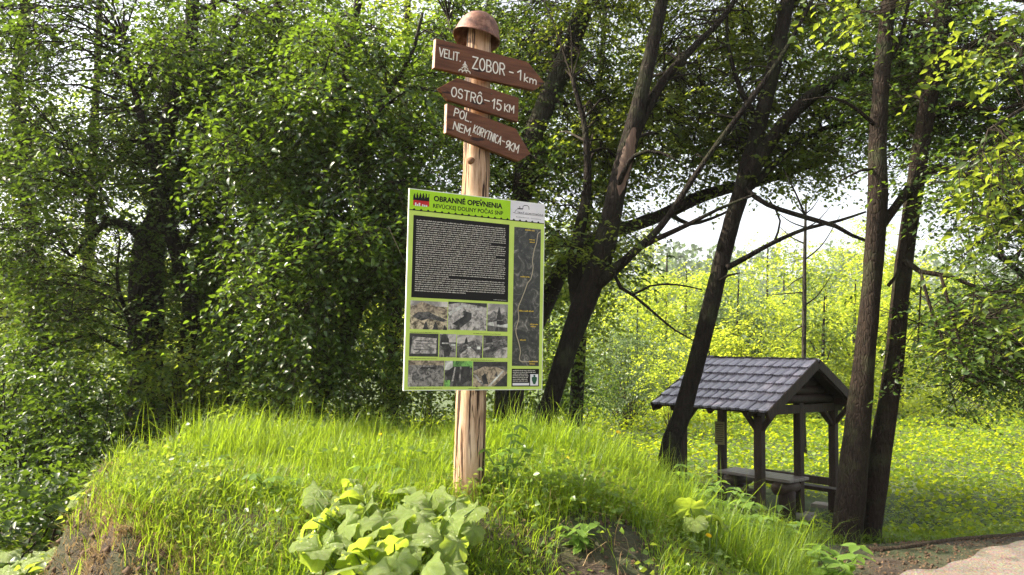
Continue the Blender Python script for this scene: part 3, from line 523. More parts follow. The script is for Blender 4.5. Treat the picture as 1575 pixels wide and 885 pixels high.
x, y = clumped(9000, -3.0, 2.4, 2.9, 8.5, lambda x, y: (1 - .85 * soil(x, y)) * S(XL(y), XL(y) + .2, x) * (1 - S(1.7, 2.4, x)) * S(2.9, 3.4, y) * (1 - S(7.6, 8.6, y)))
blades(x, y, rnd(.06, .24, len(x)), rnd(.002, .004, len(x)), rnd(.3, 1.5, len(x)), GRASS_DRY, 'straw', 'scattered dead straw-coloured blades among the green grass of the mound')
x, y = clumped(700, -2.6, 2.0, 4.2, 8.0, lambda x, y: S(XL(y), XL(y) + .2, x) * .9); hs_ = rnd(.34, .58, len(x)); blades(x, y, hs_, np.full(len(x), .0028), rnd(.05, .4, len(x)), GRASS, 'grass_stalks', 'taller single grass stalks standing above the mound grass')
def d_dry(x, y): return (S(xl_(y) - .5, xl_(y) - .3, x) * (1 - S(xl_(y) + .25, xl_(y) + .7, x)) * S(2.8, 3.4, y) * (1 - S(4.9, 5.6, y)))
x, y = clumped(26000, -3.1, -1.3, 2.8, 5.6, d_dry)
blades(x, y, rnd(.03, .10, len(x)), rnd(.002, .005, len(x)), rnd(.7, 1.6, len(x)), GRASS_DRY, 'dry_grass', 'dry straw-brown thatch hanging over the earth bank at lower left')
x = rnd(1.2, 7.2, 15000); y = rnd(6.9, 10.0, 15000); k = ((y > 7.22 + (x - 3.24) * .505) & (rnd(0, 1, len(x)) < .8)) | (x < 2.7); x, y = x[k], y[k]
blades(x, y, rnd(.06, .22, len(x)), rnd(.003, .006, len(x)), rnd(.3, .9, len(x)), GRASS, 'verge_grass', 'thin shaded grass around the foot of the twin-stemmed tree')
def herbs(x, y, zoff, size, mat, name, label, cat='ground cover', tpl=T4, wide=.8, up=.45):
    n = len(x); pos = np.stack([x, y, height(x, y) + zoff], -1); th = rnd(0, 2 * np.pi, n); ax = np.stack([np.cos(th), np.sin(th), rnd(-.3, .35, n)], -1)
    V, Fc = leaves(pos, ax, np.array([0, 0, 1.0]) + rng.normal(0, up, (n, 3)), size, size * wide, tpl); o = link(name, mesh(name, V, Fc), mat); stuff(o); tag(o, label, cat); return o
def d_h(x, y): return S(xl_(y) - .05, xl_(y) + 0.25, x) * (1 - S(1.9, 2.5, x)) * S(2.7, 3.1, y) * (1 - S(5.4, 6.2, y)) * (1 - .97 * soil(x, y) * (1 - S(.95, 1.3, x))) * (1 - .6 * S(-.4, .4, x) * S(4.6, 5, y))
x, y = clumped(24000, -3, 2.5, 2.8, 6.2, d_h); herbs(x, y, rnd(.0, .12, len(x)), rnd(.018, .045, len(x)), HERB, 'creeping_herbs', 'small leaved creeping herbs among the short grass on the mound', up=.6)
x = rnd(-7, -2.55, 9000); y = rnd(3.5, 9.5, 9000); k = x < xl_(y) - .12; x, y = x[k], y[k]; herbs(x, y, rnd(.03, .28, len(x)), rnd(.04, .09, len(x)), LEAF_MID, 'shade_herbs', 'shaded leafy ground cover left of the earth bank', tpl=T5)
# meadow: leafy herbs, density falls with distance
n = 75000; y = 8.2 + (rnd(0, 1, n) ** 1.5) * 26; x = rnd(-0.35, 0.85, n) * y + 1.0
k = (y > 7.7 + (x - 3.24) * .505) & ~((x > 2.6) & (x < 6.2) & (y > 11.2) & (y < 14.8) & (y - 11.2 > -0.3 * (x - 4)) ); x, y = x[k], y[k]
herbs(x, y, rnd(.03, 1, len(x)) * (0.16 + 0.012 * y) + .08 * np.sin(1.1 * x) * np.sin(.9 * y), rnd(.05, .10, len(x)) * (0.7 + 0.028 * y), MEADOW, 'meadow_plants', 'lush yellow-green leafy meadow behind the shelter', tpl=T5, wide=.95, up=.5)
x = rnd(1.0, 9.0, 30000); y = 7.3 + 5.7 * rnd(0, 1, 30000) ** 1.5; k = (y > 7.28 + (x - 3.24) * .505) & (rnd(0, 1, len(x)) > .6 * (x > 2.3) * (x < 4.9) * (y > 9.5)); x, y = x[k], y[k]
herbs(x, y, rnd(.01, .16, len(x)) * np.where((y < 11.5) & (x < 4.9) & (x > 2.2), .45, 1), rnd(.03, .06, len(x)), HERB, 'low_herbs', 'low shaded herbs between the path and the shelter', up=.6)
x, y = clumped(5000, -2.6, 2.2, 4.0, 8.0, lambda x, y: S(XL(y), XL(y) + .3, x) * (1 - S(1.6, 2.2, x)) * (np.sin(2.9 * x + 1) * np.sin(3.3 * y) > .1))
herbs(x, y, rnd(.05, .26, len(x)), rnd(.02, .05, len(x)), HERB, 'mound_weeds', 'patches of leafy weeds mixed into the tall grass of the mound', up=.5)
# leaf litter and clods on bare soil
x, y = rnd(0.0, 2.6, 2600), rnd(3.2, 4.9, 2600); x2 = rnd(2.2, 8, 2600); y2 = path_edge(x2) + rnd(-.05, 1.0, 2600)
x = np.concatenate([x, x2]); y = np.concatenate([y, y2])
LIT = leaf_mat('leaf_litter', (0.05, 0.03, 0.015), (0.22, 0.14, 0.08), (0.1, 0.06, 0.03), .15, .8, .2)
herbs(x, y, .008, rnd(.008, .03, len(x)), LIT, 'leaf_litter', 'brown dead leaves and twigs scattered over the bare soil', 'leaf litter', up=.35)
x = np.concatenate([rnd(0.0, 2.4, 500), x2[:900]]); y = np.concatenate([rnd(3.2, 4.8, 500), y2[:900] - .1]); CL = FM()
ico = np.array([[1, 0, 0], [-1, 0, 0], [0, 1, 0], [0, -1, 0], [0, 0, 1], [0, 0, -1]], float); icf = np.array([[0, 2, 4], [2, 1, 4], [1, 3, 4], [3, 0, 4], [2, 0, 5], [1, 2, 5], [3, 1, 5], [0, 3, 5]])
for a, b_ in zip(x, y): CL.add(ico * rnd(.5, 1.3, (6, 3)) * rnd(.006, .022) + [a, b_, float(height(a, b_)) + .003], icf)
for _ in range(700):
    b_ = rnd(3.0, 5.2); a = float(XL(b_)) + rnd(-.34, .12); k_ = rnd(.006, .03); CL.add(ico * rnd(.5, 1.3, (6, 3)) * k_ + [a, b_, float(height(a, b_)) + k_ * .2], icf)
o = link('soil_clods', CL.mesh('clods', False), flat('clod_brown', (.085, .058, .038), .95, .1)); stuff(o); tag(o, 'small clods and pebbles on the bare soil by the path', 'soil')
# root running along the path edge
RW = bark_mat('root_wood', (0.03, 0.02, 0.013), (0.12, 0.085, 0.055), 20)
pts = []
for (a, b_, d) in [(1335, 830, 12), (1375, 829, 11), (1420, 822, 12), (1470, 812, 13), (1520, 806, 14), (1560, 797, 15), (1620, 788, 15), (1700, 780, 14)]:
    v = ray(a, b_); p = EYE + v * ((0.09 - 1.6) / v[2]); pts.append([p[0], p[1], float(height(p[0], p[1])) + 0.01, d * .32 * p[1] / FPX])
q = spline(np.array(pts), .08); fm = FM(); fm.add(*tube(q[:, :3], q[:, 3], 10, .12, True, 4))
tag(link('tree_root', fm.mesh('root', True), RW), 'long exposed root lying along the edge of the gravel path', 'root')

# ------------------------------------------------------------------ signpost
YAW = math.radians(28); SPX, SPY = -0.215, 4.40; gz = float(height(SPX, SPY))
def plane_loc(px, py, cx, cy, yaw):
    n_ = np.array([math.sin(yaw), -math.cos(yaw), 0]); d = np.array([math.cos(yaw), math.sin(yaw), 0]); v = ray(px, py); c = np.array([cx, cy, 0])
    p = EYE + v * ((c - EYE) @ n_ / (v @ n_)); return float((p - c) @ d), float(p[2])
PW, t, b = nodes('peeled_log_wood')
v = coords(t, (2.2, 2.2, 0.16)); f = noise(t, v, 16, 8, .65, .5); r = ramp(t, [(0.36, (0.17, 0.10, 0.055)), (0.47, (0.40, 0.26, 0.16)), (0.62, (0.58, 0.42, 0.29))]); t.links.new(f, r.inputs[0])
f2 = noise(t, coords(t, (1, 1, .5)), 4.5, 3); c = mix(t, mapr(t, f2, .46, .62, 0, .65), r.outputs[0], (0.34, 0.185, 0.08))
k1 = noise(t, coords(t, (3.2, 3.2, .12)), 9, 3, .5, 1.2); c = mix(t, mapr(t, k1, .575, .60), c, (0.04, 0.02, 0.012))
vo = N(t, 'ShaderNodeTexVoronoi'); vo.inputs['Scale'].default_value = 3.1; t.links.new(coords(t, (1, 1, .8)), vo.inputs['Vector']); c = mix(t, mapr(t, vo.outputs['Distance'], .05, .14, .8, 0), c, (0.09, 0.05, 0.028))
t.links.new(c, b.inputs['Base Color']); b.inputs['Roughness'].default_value = .62; b.inputs['Specular IOR Level'].default_value = .15
bump(t, f, b, .6, .006)
HPZ = float(P(733.5, 45, SPY)[2])
sign = empty('signpost', (SPX, SPY, gz), 'peeled log signpost with three brown wooden arrow boards pointing different ways', 'signpost')
q = spline(np.array([[0, 0, -.15, .087], [0.0, 0, .3, .084], [.004, 0, .9, .083], [-.006, 0, 1.4, .08], [.004, 0, 1.9, .075], [0.0, 0, HPZ - .4 - gz, .071], [.003, 0, HPZ - gz + .03, .068]]), .035)
V, f = tube(q[:, :3], q[:, 3], 28, .022, True, 2.0); fm = FM(); fm.add(V, f); link('post', fm.mesh('post', True), PW, sign)
for zz, an in ((.62, -1.2), (1.85, -1.9), (2.02, -1.0)):   # branch stubs
    fm = FM(); dx, dy = math.cos(an), math.sin(an); fm.add(*tube(np.array([[dx * .06, dy * .06, zz], [dx * .088, dy * .088, zz + .004]]), np.array([.026, .017]), 9, .1, True, zz)); link('knot', fm.mesh('knot', True), flat('knot_wood', (0.16, 0.085, 0.045), .8), sign)
BOARD = wood_mat('brown_stained_board', (0.075, 0.027, 0.012), (0.17, 0.066, 0.030), (.35, 2, 3.2), 13, .55, (0.03, 0.012, .008), .2, .62)
CUT = wood_mat('sunlit_end_grain', (0.42, 0.22, 0.15), (0.62, 0.38, 0.28), (2, 2, 2), 30, .6)  # paler than the board: sun on the left ends is put into the colour
WHITE = flat('white_paint', (0.74, 0.69, 0.60), .55)
NAIL = flat('nail_metal', (0.12, 0.09, 0.07), .5)
def arc(cx, cy, rx, ry, a0, a1, n=10): return [(cx + rx * math.cos(math.radians(a)), cy + ry * math.sin(math.radians(a))) for a in np.linspace(a0, a1, n)]
G = {'V': (.8, [[(0, 1), (.5, 0), (1, 1)]]), 'E': (.65, [[(1, 1), (0, 1), (0, 0), (1, 0)], [(0, .5), (.8, .5)]]), 'L': (.62, [[(0, 1), (0, 0), (1, 0)]]), 'I': (.12, [[(.5, 1), (.5, 0)]]),
     'T': (.75, [[(0, 1), (1, 1)], [(.5, 1), (.5, 0)]]), 'Z': (.72, [[(0, 1), (1, 1), (0, 0), (1, 0)]]), 'O': (.72, [arc(.5, .5, .5, .5, 90, 450, 15)]),
     'B': (.62, [[(0, .5), (0, 1), (.6, 1), (.9, .87), (.9, .66), (.6, .53), (0, .53)], [(.6, .53), (1, .38), (1, .14), (.6, 0), (0, 0), (0, .53)]]),
     'R': (.66, [[(0, 0), (0, 1), (.65, 1), (.98, .85), (.98, .62), (.65, .48), (0, .48)], [(.5, .48), (1, 0)]]), 'S': (.6, [arc(.5, .74, .5, .26, 20, 250, 9) + arc(.5, .26, .5, .26, 80, -160, 9)]),
     'N': (.72, [[(0, 0), (0, 1), (1, 0), (1, 1)]]), 'M': (.85, [[(0, 0), (0, 1), (.5, .35), (1, 1), (1, 0)]]), 'K': (.7, [[(0, 0), (0, 1)], [(1, 1), (.05, .45), (1, 0)]]),
     'Y': (.72, [[(0, 1), (.5, .5), (1, 1)], [(.5, .5), (.5, 0)]]), 'C': (.65, [arc(.5, .5, .5, .5, 50, 310, 12)]), 'A': (.75, [[(0, 0), (.5, 1), (1, 0)], [(.2, .35), (.8, .35)]]),
     'P': (.62, [[(0, 0), (0, 1), (.65, 1), (1, .86), (1, .62), (.65, .48), (0, .48)]]), '1': (.35, [[(0, .72), (.8, 1), (.8, 0)]]), '5': (.6, [[(.95, 1), (.1, 1), (.05, .55)] + arc(.45, .32, .52, .32, 110, -150, 9)]),
     '9': (.6, [arc(.5, .7, .45, .3, 0, 360, 12), [(.95, .7), (.9, .3), (.5, 0)]]), 'k': (.55, [[(0, 0), (0, 1)], [(.9, .65), (.05, .3), (1, 0)]]), 'm': (.95, [[(0, 0), (0, .62)], [(0, .45), (.25, .62), (.5, .48), (.5, 0)], [(.5, .45), (.75, .62), (1, .48), (1, 0)]]),
     '-': (.5, [[(0, .48), (1, .48)]]), '.': (.1, [[(.3, .02), (.7, .06)]]), ' ': (.35, []), 'Ô': (.72, [arc(.5, .46, .5, .46, 90, 450, 15), [(.2, 1.12), (.5, 1.27), (.8, 1.12)]])}
def strokes(fm, text, p0, p1, h, sw, gap=.26, y=-.0005):
    """hand-cut letters between local points p0 and p1 (x,z); letter height h"""
    out = []
    tot = sum(G[c][0] for c in text) + gap * (len(text) - 1); p0 = np.array(p0); p1 = np.array(p1); d = p1 - p0; L = np.linalg.norm(d); d /= L; u = np.array([-d[1], d[0]])
    k = L / (tot * h); x = 0
    for c in text:
        wd, st = G[c]; fm = FM()
        for s in st:
            pts = np.array([p0 + d * (x + a * wd) * h * k + u * (b2 + rnd(-.012, .012)) * h for a, b2 in s]); pp = np.array([[a, y, b2] for a, b2 in pts]); closed = np.linalg.norm(pp[0] - pp[-1]) < sw * .5
            for q0, q1 in zip(pp[:-1], pp[1:]):
                dd = (q1 - q0) / (np.linalg.norm(q1 - q0) + 1e-9); A = np.cross(dd, [0, 1.0, 0]) * sw / 2; ln = dd * sw * .5; Y = np.array([0, -.0016, 0]); o_ = np.array([0, y - q0[1], 0])
                a0, a1 = q0 + o_, q1 + o_
                Vv = np.array([a0 - ln * .4 + A * .8, a0 - ln + 0 * A, a0 - ln * .4 - A * .8, a1 + ln * .4 - A * .8, a1 + ln, a1 + ln * .4 + A * .8, (a0 + A), (a1 + A), (a0 - A), (a1 - A)])
                Vv = np.vstack([Vv, [a0 + Y, a1 + Y]]); fm.add(Vv, np.array([[0, 1, 10], [1, 2, 10], [2, 8, 10], [0, 10, 6], [3, 4, 11], [4, 5, 11], [5, 7, 11], [9, 3, 11], [6, 10, 11], [6, 11, 7], [10, 8, 9], [10, 9, 11]])); y -= .00003
            y -= .00005
        if fm.n: out.append(fm)
        x += wd + gap
    return out
def arrow_board(label, outline, texts, yaw, extra=None, end_left=None):
    # board plane passes just in front of the post
    off = .083 + .03; cx = SPX + math.sin(yaw) * off; cy = SPY - math.cos(yaw) * off
    ol = [plane_loc(a, b_, cx, cy, yaw) for a, b_ in outline]; L = lambda a, b_: plane_loc(a, b_, cx, cy, yaw)
    zc = sum(p[1] for p in ol) / len(ol)
    o_l = [(p[0], p[1] - zc) for p in ol]
    mb = MB().poly(o_l, 0, .03); o = link('arrow_board', mb.mesh('arrow_board'), BOARD, sign, (cx - SPX, cy - SPY, zc - gz), (0, 0, yaw)); o['label'] = label; bevel(o, .0015, 1)
    fm = FM()
    for (s, a, b_, hpx, sw) in texts:
        pa, pb = L(*a), L(*b_); 
        for lm_ in strokes(None, s, (pa[0], pa[1] - zc), (pb[0], pb[1] - zc), hpx * cy / FPX * 1.03, sw): link('letter', lm_.mesh('letter', False), WHITE, o)
    if extra:
        for ln in extra:
            pts = np.array([[L(*p)[0], -.003, L(*p)[1] - zc] for p in ln])
            if len(pts) == 2: pts = np.array([pts[0], (pts[0] + pts[1]) / 2, pts[1]])
            V, f = tube(pts, np.full(len(pts), .0034), 6, 0, True); V[:, 1] = (V[:, 1] + .003) * .5 - .0005; fm.add(V, f)
    if fm.n: link('hiker_emblem', fm.mesh('emblem', False), WHITE, o)
    if end_left:
        a, b_ = o_l[0], o_l[end_left]; link('sunlit_sawn_end', MB().poly([(a[0] - .0035, a[1] - .002), (b_[0] - .0035, b_[1] + .002), (b_[0] - .0002, b_[1] + .002), (a[0] - .0002, a[1] - .002)], .0012, .0276).mesh('end'), CUT, o)
    for hz in (-.035, .035):
        xx = .03; fm = FM(); fm.add(*tube(np.array([[xx, .002, hz], [xx, -.003, hz]]), np.array([.005, .004]), 8, 0, True)); link('nail', fm.mesh('nail', True), NAIL, o)
    return o
def zz1(x, y): return (640 + x / 6.81, y / 6.81)
def zz2(x, y): return (660 + x / 4.422, 110 + y / 4.422)
arrow_board('uppermost brown arrow board pointing right, lettered VELIT. ZOBOR - 1 km', [(671.3, 59.5), (668.8, 104.5), (822, 139.4), (838, 128), (812, 95.5)],
            [('VELIT.', zz1(240, 588), zz1(462, 648), 12.6, .0062), ('ZOBOR', zz1(590, 716), zz1(922, 792), 18, .0075), ('-', zz1(975, 802), zz1(1015, 812), 15, .0075), ('1', zz1(1060, 832), zz1(1100, 842), 15.5, .0075), ('km', zz1(1132, 852), zz1(1255, 888), 12, .0065)], math.radians(30),
            [[zz1(512, 648), zz1(512, 740)], [zz1(490, 688), zz1(512, 664), zz1(535, 700)], [zz1(478, 718), zz1(512, 692), zz1(545, 730)], [zz1(446, 748), zz1(452, 735), zz1(470, 728), zz1(490, 745), zz1(512, 738), zz1(540, 742), zz1(560, 755), zz1(568, 775)], [zz1(490, 745), zz1(480, 760)], [zz1(520, 745), zz1(530, 765)]], 1)
arrow_board('middle brown arrow board pointing left, lettered OSTRÔ - 15 KM', [(798, 150.7), (703, 120), (674.7, 135.3), (689.4, 154), (797, 188)],
            [('OSTRÔ', zz2(150, 168), zz2(355, 225), 14.3, .0068), ('-', zz2(375, 222), zz2(408, 230), 13, .0065), ('15', zz2(425, 250), zz2(488, 268), 15.5, .007), ('KM', zz2(512, 270), zz2(574, 284), 11.5, .006)], math.radians(29))
arrow_board('lowest brown arrow board pointing down right, lettered POL. NEM. KORYTNICA - 9 KM', [(688.5, 159.3), (686.9, 204.6), (798, 248.5), (816, 236.7), (793.5, 198)],
            [('POL.', zz2(168, 302), zz2(284, 348), 12, .0062), ('NEM.', zz2(163, 392), zz2(284, 440), 11.5, .0062), ('KORYTNICA', zz2(298, 416), zz2(482, 500), 12.5, .0055), ('-', zz2(490, 495), zz2(508, 503), 12, .0055), ('9', zz2(512, 510), zz2(532, 525), 12, .0062), ('KM', zz2(544, 535), zz2(602, 556), 13, .006)], math.radians(30), None, 1)

# helmet on top
HM, t, b = nodes('rusty_steel')
f = noise(t, coords(t), 22, 8, .7); r = ramp(t, [(.3, (0.045, 0.018, 0.011)), (.52, (0.15, 0.062, 0.036)), (.68, (0.33, 0.18, 0.115))]); t.links.new(f, r.inputs[0]); t.links.new(r.outputs[0], b.inputs['Base Color'])
b.inputs['Roughness'].default_value = .6; b.inputs['Metallic'].default_value = .25; bump(t, noise(t, coords(t), 60, 5), b, .35, .003)
hc = P(733.5, 52, SPY); prof = [(0, .150), (.03, .147), (.058, .136), (.084, .115), (.102, .088), (.113, .055), (.119, .02), (.125, -.006), (.131, -.02), (.128, -.022), (.121, -.008), (.112, .02), (.105, .055), (.094, .088), (.076, .115), (.045, .138), (0, .143)]
ns = 40; V = []; prof = [(p_ * 1.07, q_ * .93) for p_, q_ in prof]
for r_, z_ in prof:
    for a in np.linspace(0, 2 * np.pi, ns, endpoint=False):
        ex = 1 + .07 * abs(math.sin(a)) ; V.append([r_ * math.cos(a) * .98, r_ * math.sin(a) * ex * 1.05, z_ + (.012 * math.cos(2 * a) if z_ < .03 else 0)])
V = np.array(V); i = np.arange(len(prof) - 1)[:, None] * ns; j = np.arange(ns)[None]; k2 = (j + 1) % ns
F = np.stack([i + j, i + ns + j, i + ns + k2, i + k2], -1).reshape(-1, 4)
he = tag(link('helmet', mesh('helmet', V, F, True), HM, None, (hc[0], hc[1], hc[2] - .02), (math.radians(-3), math.radians(12), .2)), 'rusty brown steel soldier helmet sitting on top of the post', 'helmet')
for an in (-1.9, -1.25, -.5):
    fm = FM(); dx, dy = math.cos(an), math.sin(an); fm.add(*tube(np.array([[dx * .110, dy * .121, .045], [dx * .117, dy * .129, .046]]), np.array([.0045, .003]), 8, 0, True)); link('rivet', fm.mesh('rivet', True), flat('rivet_dark', (0.03, .018, .012), .7), he)

# ------------------------------------------------------------------ information board
off = .087 + .012; BX, BY = SPX + math.sin(YAW) * off, SPY - math.cos(YAW) * off
BL = lambda a, b_: plane_loc(a, b_, BX, BY, YAW)
cs = [BL(630, 289), BL(839, 315), BL(833, 601), BL(620, 600)]
x0 = (cs[0][0] + cs[3][0]) / 2; x1 = (cs[1][0] + cs[2][0]) / 2; z1 = (cs[0][1] + cs[1][1]) / 2; z0 = (cs[2][1] + cs[3][1]) / 2
ib = empty('information_board', (BX, BY, z0), 'large green printed information board about wartime fortifications, screwed to the post', 'information board', None, (0, 0, YAW))
BG = flat('print_pale_green', (0.52, 0.66, 0.13), .5); GRN = flat('print_bright_green', (0.36, 0.62, 0.02), .48); BLK = flat('print_black', (0.008, 0.008, 0.007), .45); DK = flat('print_dark_panel', (0.012, 0.011, 0.010), .5)
PWH = flat('print_white', (0.70, 0.67, 0.68), .45); RED = flat('print_red', (0.50, 0.02, 0.02), .42); YL = flat('print_yellow', (0.6, 0.42, 0.05), .45); EDGE = flat('panel_edge_white', (0.75, 0.75, 0.66), .5)
LTX = flat('print_light_text', (0.62, 0.58, 0.50), .5)
H_ = z1 - z0
pn = link('panel', MB().box(((x0 + x1) / 2, .005, H_ / 2), (x1 - x0, .01, H_)).mesh('panel'), EDGE, ib)
lay = [0]
def rect(name, a, b_, mat, lift=.001, par=ib):
    """flat print with its corners read off at two points of the board"""
    p, q_ = BL(*a), BL(*b_); return link(name, MB().box(((p[0] + q_[0]) / 2, -lift / 2, (p[1] + q_[1]) / 2 - z0), (q_[0] - p[0], lift, p[1] - q_[1])).mesh(name), mat, par)
link('printed_sheet', MB().box(((x0 + x1) / 2, -.0003, H_ / 2), (x1 - x0 - .008, .0006, H_ - .008)).mesh('sheet'), BG, ib)
hz = BL(631.3, 322.7)[1] - z0; hx = BL(785.4, 308.5)[0]
link('title_band', MB().box(((x0 + .004 + hx) / 2, -.0005, (hz + H_ - .004) / 2), (hx - x0 - .004, .001, H_ - .004 - hz)).mesh('band'), GRN, ib)
link('logo_field', MB().box(((hx + x1 - .004) / 2, -.0005, (hz + H_ - .004) / 2), (x1 - .004 - hx, .001, H_ - .004 - hz)).mesh('logo'), PWH, ib)
mb = MB().box(((x0 + x1) / 2, -.0008, hz), (x1 - x0 - .01, .0016, .0045))
for a in np.arange(x0 + .03, x1 - .01, .0395): mb.add([[a - .009, -.0013, hz + .002], [a + .009, -.0013, hz + .002], [a, -.0013, hz + .011]], [(0, 1, 2)])
link('barbed_line', mb.mesh('line'), BLK, ib)
def font_text(name, s, xa, xb, z, h, mat, par, bold=0.0, lift=.0016):
    cu = bpy.data.curves.new(name, 'FONT'); cu.body = s; cu.size = 1; cu.offset = bold; cu.fill_mode = 'FRONT'; cu.resolution_u = 3; ob = bpy.data.objects.new('tmp', cu); C.objects.link(ob)
    dg = bpy.context.evaluated_depsgraph_get(); me = bpy.data.meshes.new_from_object(ob.evaluated_get(dg)); bpy.data.objects.remove(ob)
    v = np.zeros(len(me.vertices) * 3); me.vertices.foreach_get('co', v); v = v.reshape(-1, 3); mx = v[:, 0].max(); mn = v[:, 0].min(); cap = 0.73
    o = np.stack([xa + (v[:, 0] - mn) / (mx - mn) * (xb - xa), np.full(len(v), -lift), z + v[:, 1] / cap * h], -1); me.vertices.foreach_set('co', o.ravel().astype(np.float32)); me.update(); return link(name, me, mat, par)
a, b_ = BL(666.9, 307.5), BL(772.6, 320.7); font_text('title_text', 'OBRANNÉ OPEVNENIA', a[0], b_[0], (a[1] + b_[1]) / 2 - z0 - .004, .0285, BLK, ib, .04)
a, b_ = BL(665.8, 318.6), BL(773.6, 330.8); font_text('title_text', 'REVÚCKEJ DOLINY POČAS SNP', a[0], b_[0], (a[1] + b_[1]) / 2 - z0 - .003, .0225, BLK, ib, .018)
# small logos in the band
rect('red_label', (635.5, 307.5), (660, 318.3), RED, .0014)
def squiggle(fm, xa, xb, z, h, lift, dens=1.0):
    """illegibly small print: word-like rows of tiny marks"""
    x = xa
    while x < xb - h:
        wl = min(rnd(2, 9) * h * .62, xb - x); e = x + wl
        while x < e - h * .2:
            cw = h * rnd(.3, .55); hh = h * (rnd(.55, .7) if rnd(0, 1) < .7 else 1.0); fm.add(np.array([[x, -lift, z], [x + cw, -lift, z], [x + cw, -lift, z + hh], [x, -lift, z + hh]]), np.array([[0, 1, 2, 3]])); x += cw + h * .16 * dens
        x += h * .45
fm = FM(); a, b_ = BL(638, 315.5), BL(658, 317); squiggle(fm, a[0], b_[0], a[1] - z0 - .004, .017, .002); link('label_text', fm.mesh('t', False), PWH, ib)
mb = MB(); a = BL(636, 306); bb = BL(659.5, 306); n = 26
for k in range(n): xx = a[0] + (bb[0] - a[0]) * k / (n - 1); hh = .028 + .012 * math.sin(k * 1.3) + rnd(-.006, .006); zb = a[1] - z0 - .006; mb.add([[xx - .003, -.0016 - k * 1e-5, zb], [xx + .003, -.0016 - k * 1e-5, zb], [xx + .0022, -.0016 - k * 1e-5, zb + hh], [xx - .0015, -.0016 - k * 1e-5, zb + hh]], [(0, 1, 2, 3)])
link('treeline_emblem', mb.mesh('emblem'), BLK, ib)
# railway logo: engine outline, name, rule, line
lg = []
def L2(x, y): return BL(778 + x / 19.67, 305 + y / 19.67)
fm = FM()
for ln, r_ in (([(215, 440), (260, 440), (300, 365), (345, 350)], .0012), ([(420, 250), (420, 300)], .0022), ([(350, 318), (510, 330)], .0032), ([(510, 330), (520, 250), (560, 225), (640, 225), (690, 260), (700, 350)], .0018), ([(270, 455), (600, 495), (1130, 555)], .0009)):
    pts = np.array([[L2(*p)[0], -.0012, L2(*p)[1] - z0] for p in ln]); V, f = tube(pts if len(pts) > 2 else np.array([pts[0], (pts[0] + pts[1]) / 2, pts[1]]), np.full(max(3, len(pts)), r_), 5); V[:, 1] = (V[:, 1] + .0012) * .3 - .0014; fm.add(V, f)
link('engine_emblem', fm.mesh('engine', False), BLK, ib)
a, b_ = L2(345, 400), L2(1130, 500); font_text('logo_text', 'TRAŤ KORYTNIČKA', a[0], b_[0], a[1] - z0 - .010, .0085, BLK, ib, .01)
a, b_ = L2(310, 530), L2(1060, 610); font_text('logo_text', 'Ružomberok - Korytnica', a[0], b_[0], a[1] - z0 - .009, .0055, DK, ib)
# body text
pa = (636, 330.8); pb = (781.2, 465); rect('text_panel', pa, pb, DK, .0012); a, b_ = BL(*pa), BL(*pb); fm = FM(); nl = 33; top = a[1] - z0 - .022; bot = b_[1] - z0 + .040
for k in range(nl):
    z = top + (bot - top) * k / (nl - 1); xe = b_[0] - .022; xs_ = a[0] + .018
    if k in (8, 14, 25, 32): xe = xs_ + (xe - xs_) * (.83, .9, .36, .55)[(8, 14, 25, 32).index(k)]
    squiggle(fm, xs_, xe, z - .006, .0058, .0018)
stuff(link('body_text', fm.mesh('body', False), LTX, ib))
fm = FM(); squiggle(fm, b_[0] - .09, b_[0] - .012, b_[1] - z0 + .008, .0035, .0018); link('credit_text', fm.mesh('t', False), LTX, ib)
# photographs
def photo_mat(name, lo, hi, scl, seed):
    m, t, b = nodes(name); v = coords(t, (1, 1, 1)); mp = N(t, 'ShaderNodeVectorMath', operation='ADD'); t.links.new(v, mp.inputs[0]); mp.inputs[1].default_value = (seed * 3.1, 0, seed)
    f = noise(t, mp.outputs[0], scl * .55, 9, .72, .8); r = ramp(t, [(.42, tuple(x * .6 for x in lo)), (.58, tuple(min(.75, x * 1.25) for x in hi))]); t.links.new(f, r.inputs[0]); t.links.new(r.outputs[0], b.inputs['Base Color']); b.inputs['Roughness'].default_value = .42; return m
GR = lambda g, w_=1.0: (g * 1.1 * w_, g * 1.0, g * .9)
tones = {k_: photo_mat('photo_tone_%s' % nm, GR(lo), GR(hi), sc2, i_) for i_, (k_, nm, lo, hi, sc2) in enumerate([('w', 'white', .42, .6, 20), ('s', 'sky', .34, .48, 12), ('l', 'light', .16, .40, 60), ('m', 'mid', .06, .22, 70), ('d', 'dark', .02, .10, 60), ('k', 'black', .008, .03, 40)])}
tones['n'] = photo_mat('photo_tone_sepia', (.10, .07, .03), (.52, .43, .28), 55, 9); tones['g'] = photo_mat('photo_tone_green', (.03, .12, .02), (.18, .42, .08), 40, 8); tones['t'] = photo_mat('photo_tone_tan', (.15, .11, .07), (.38, .30, .2), 50, 4)
def fir(x, y0, h): return [(x - h * .28, y0), (x + h * .28, y0), (x + h * .14, y0 + h * .45), (x + h * .19, y0 + h * .42), (x, y0 + h), (x - h * .19, y0 + h * .42), (x - h * .14, y0 + h * .45)]
R4 = lambda a, b_, c, d: [(a, b_), (c, b_), (c, d), (a, d)]
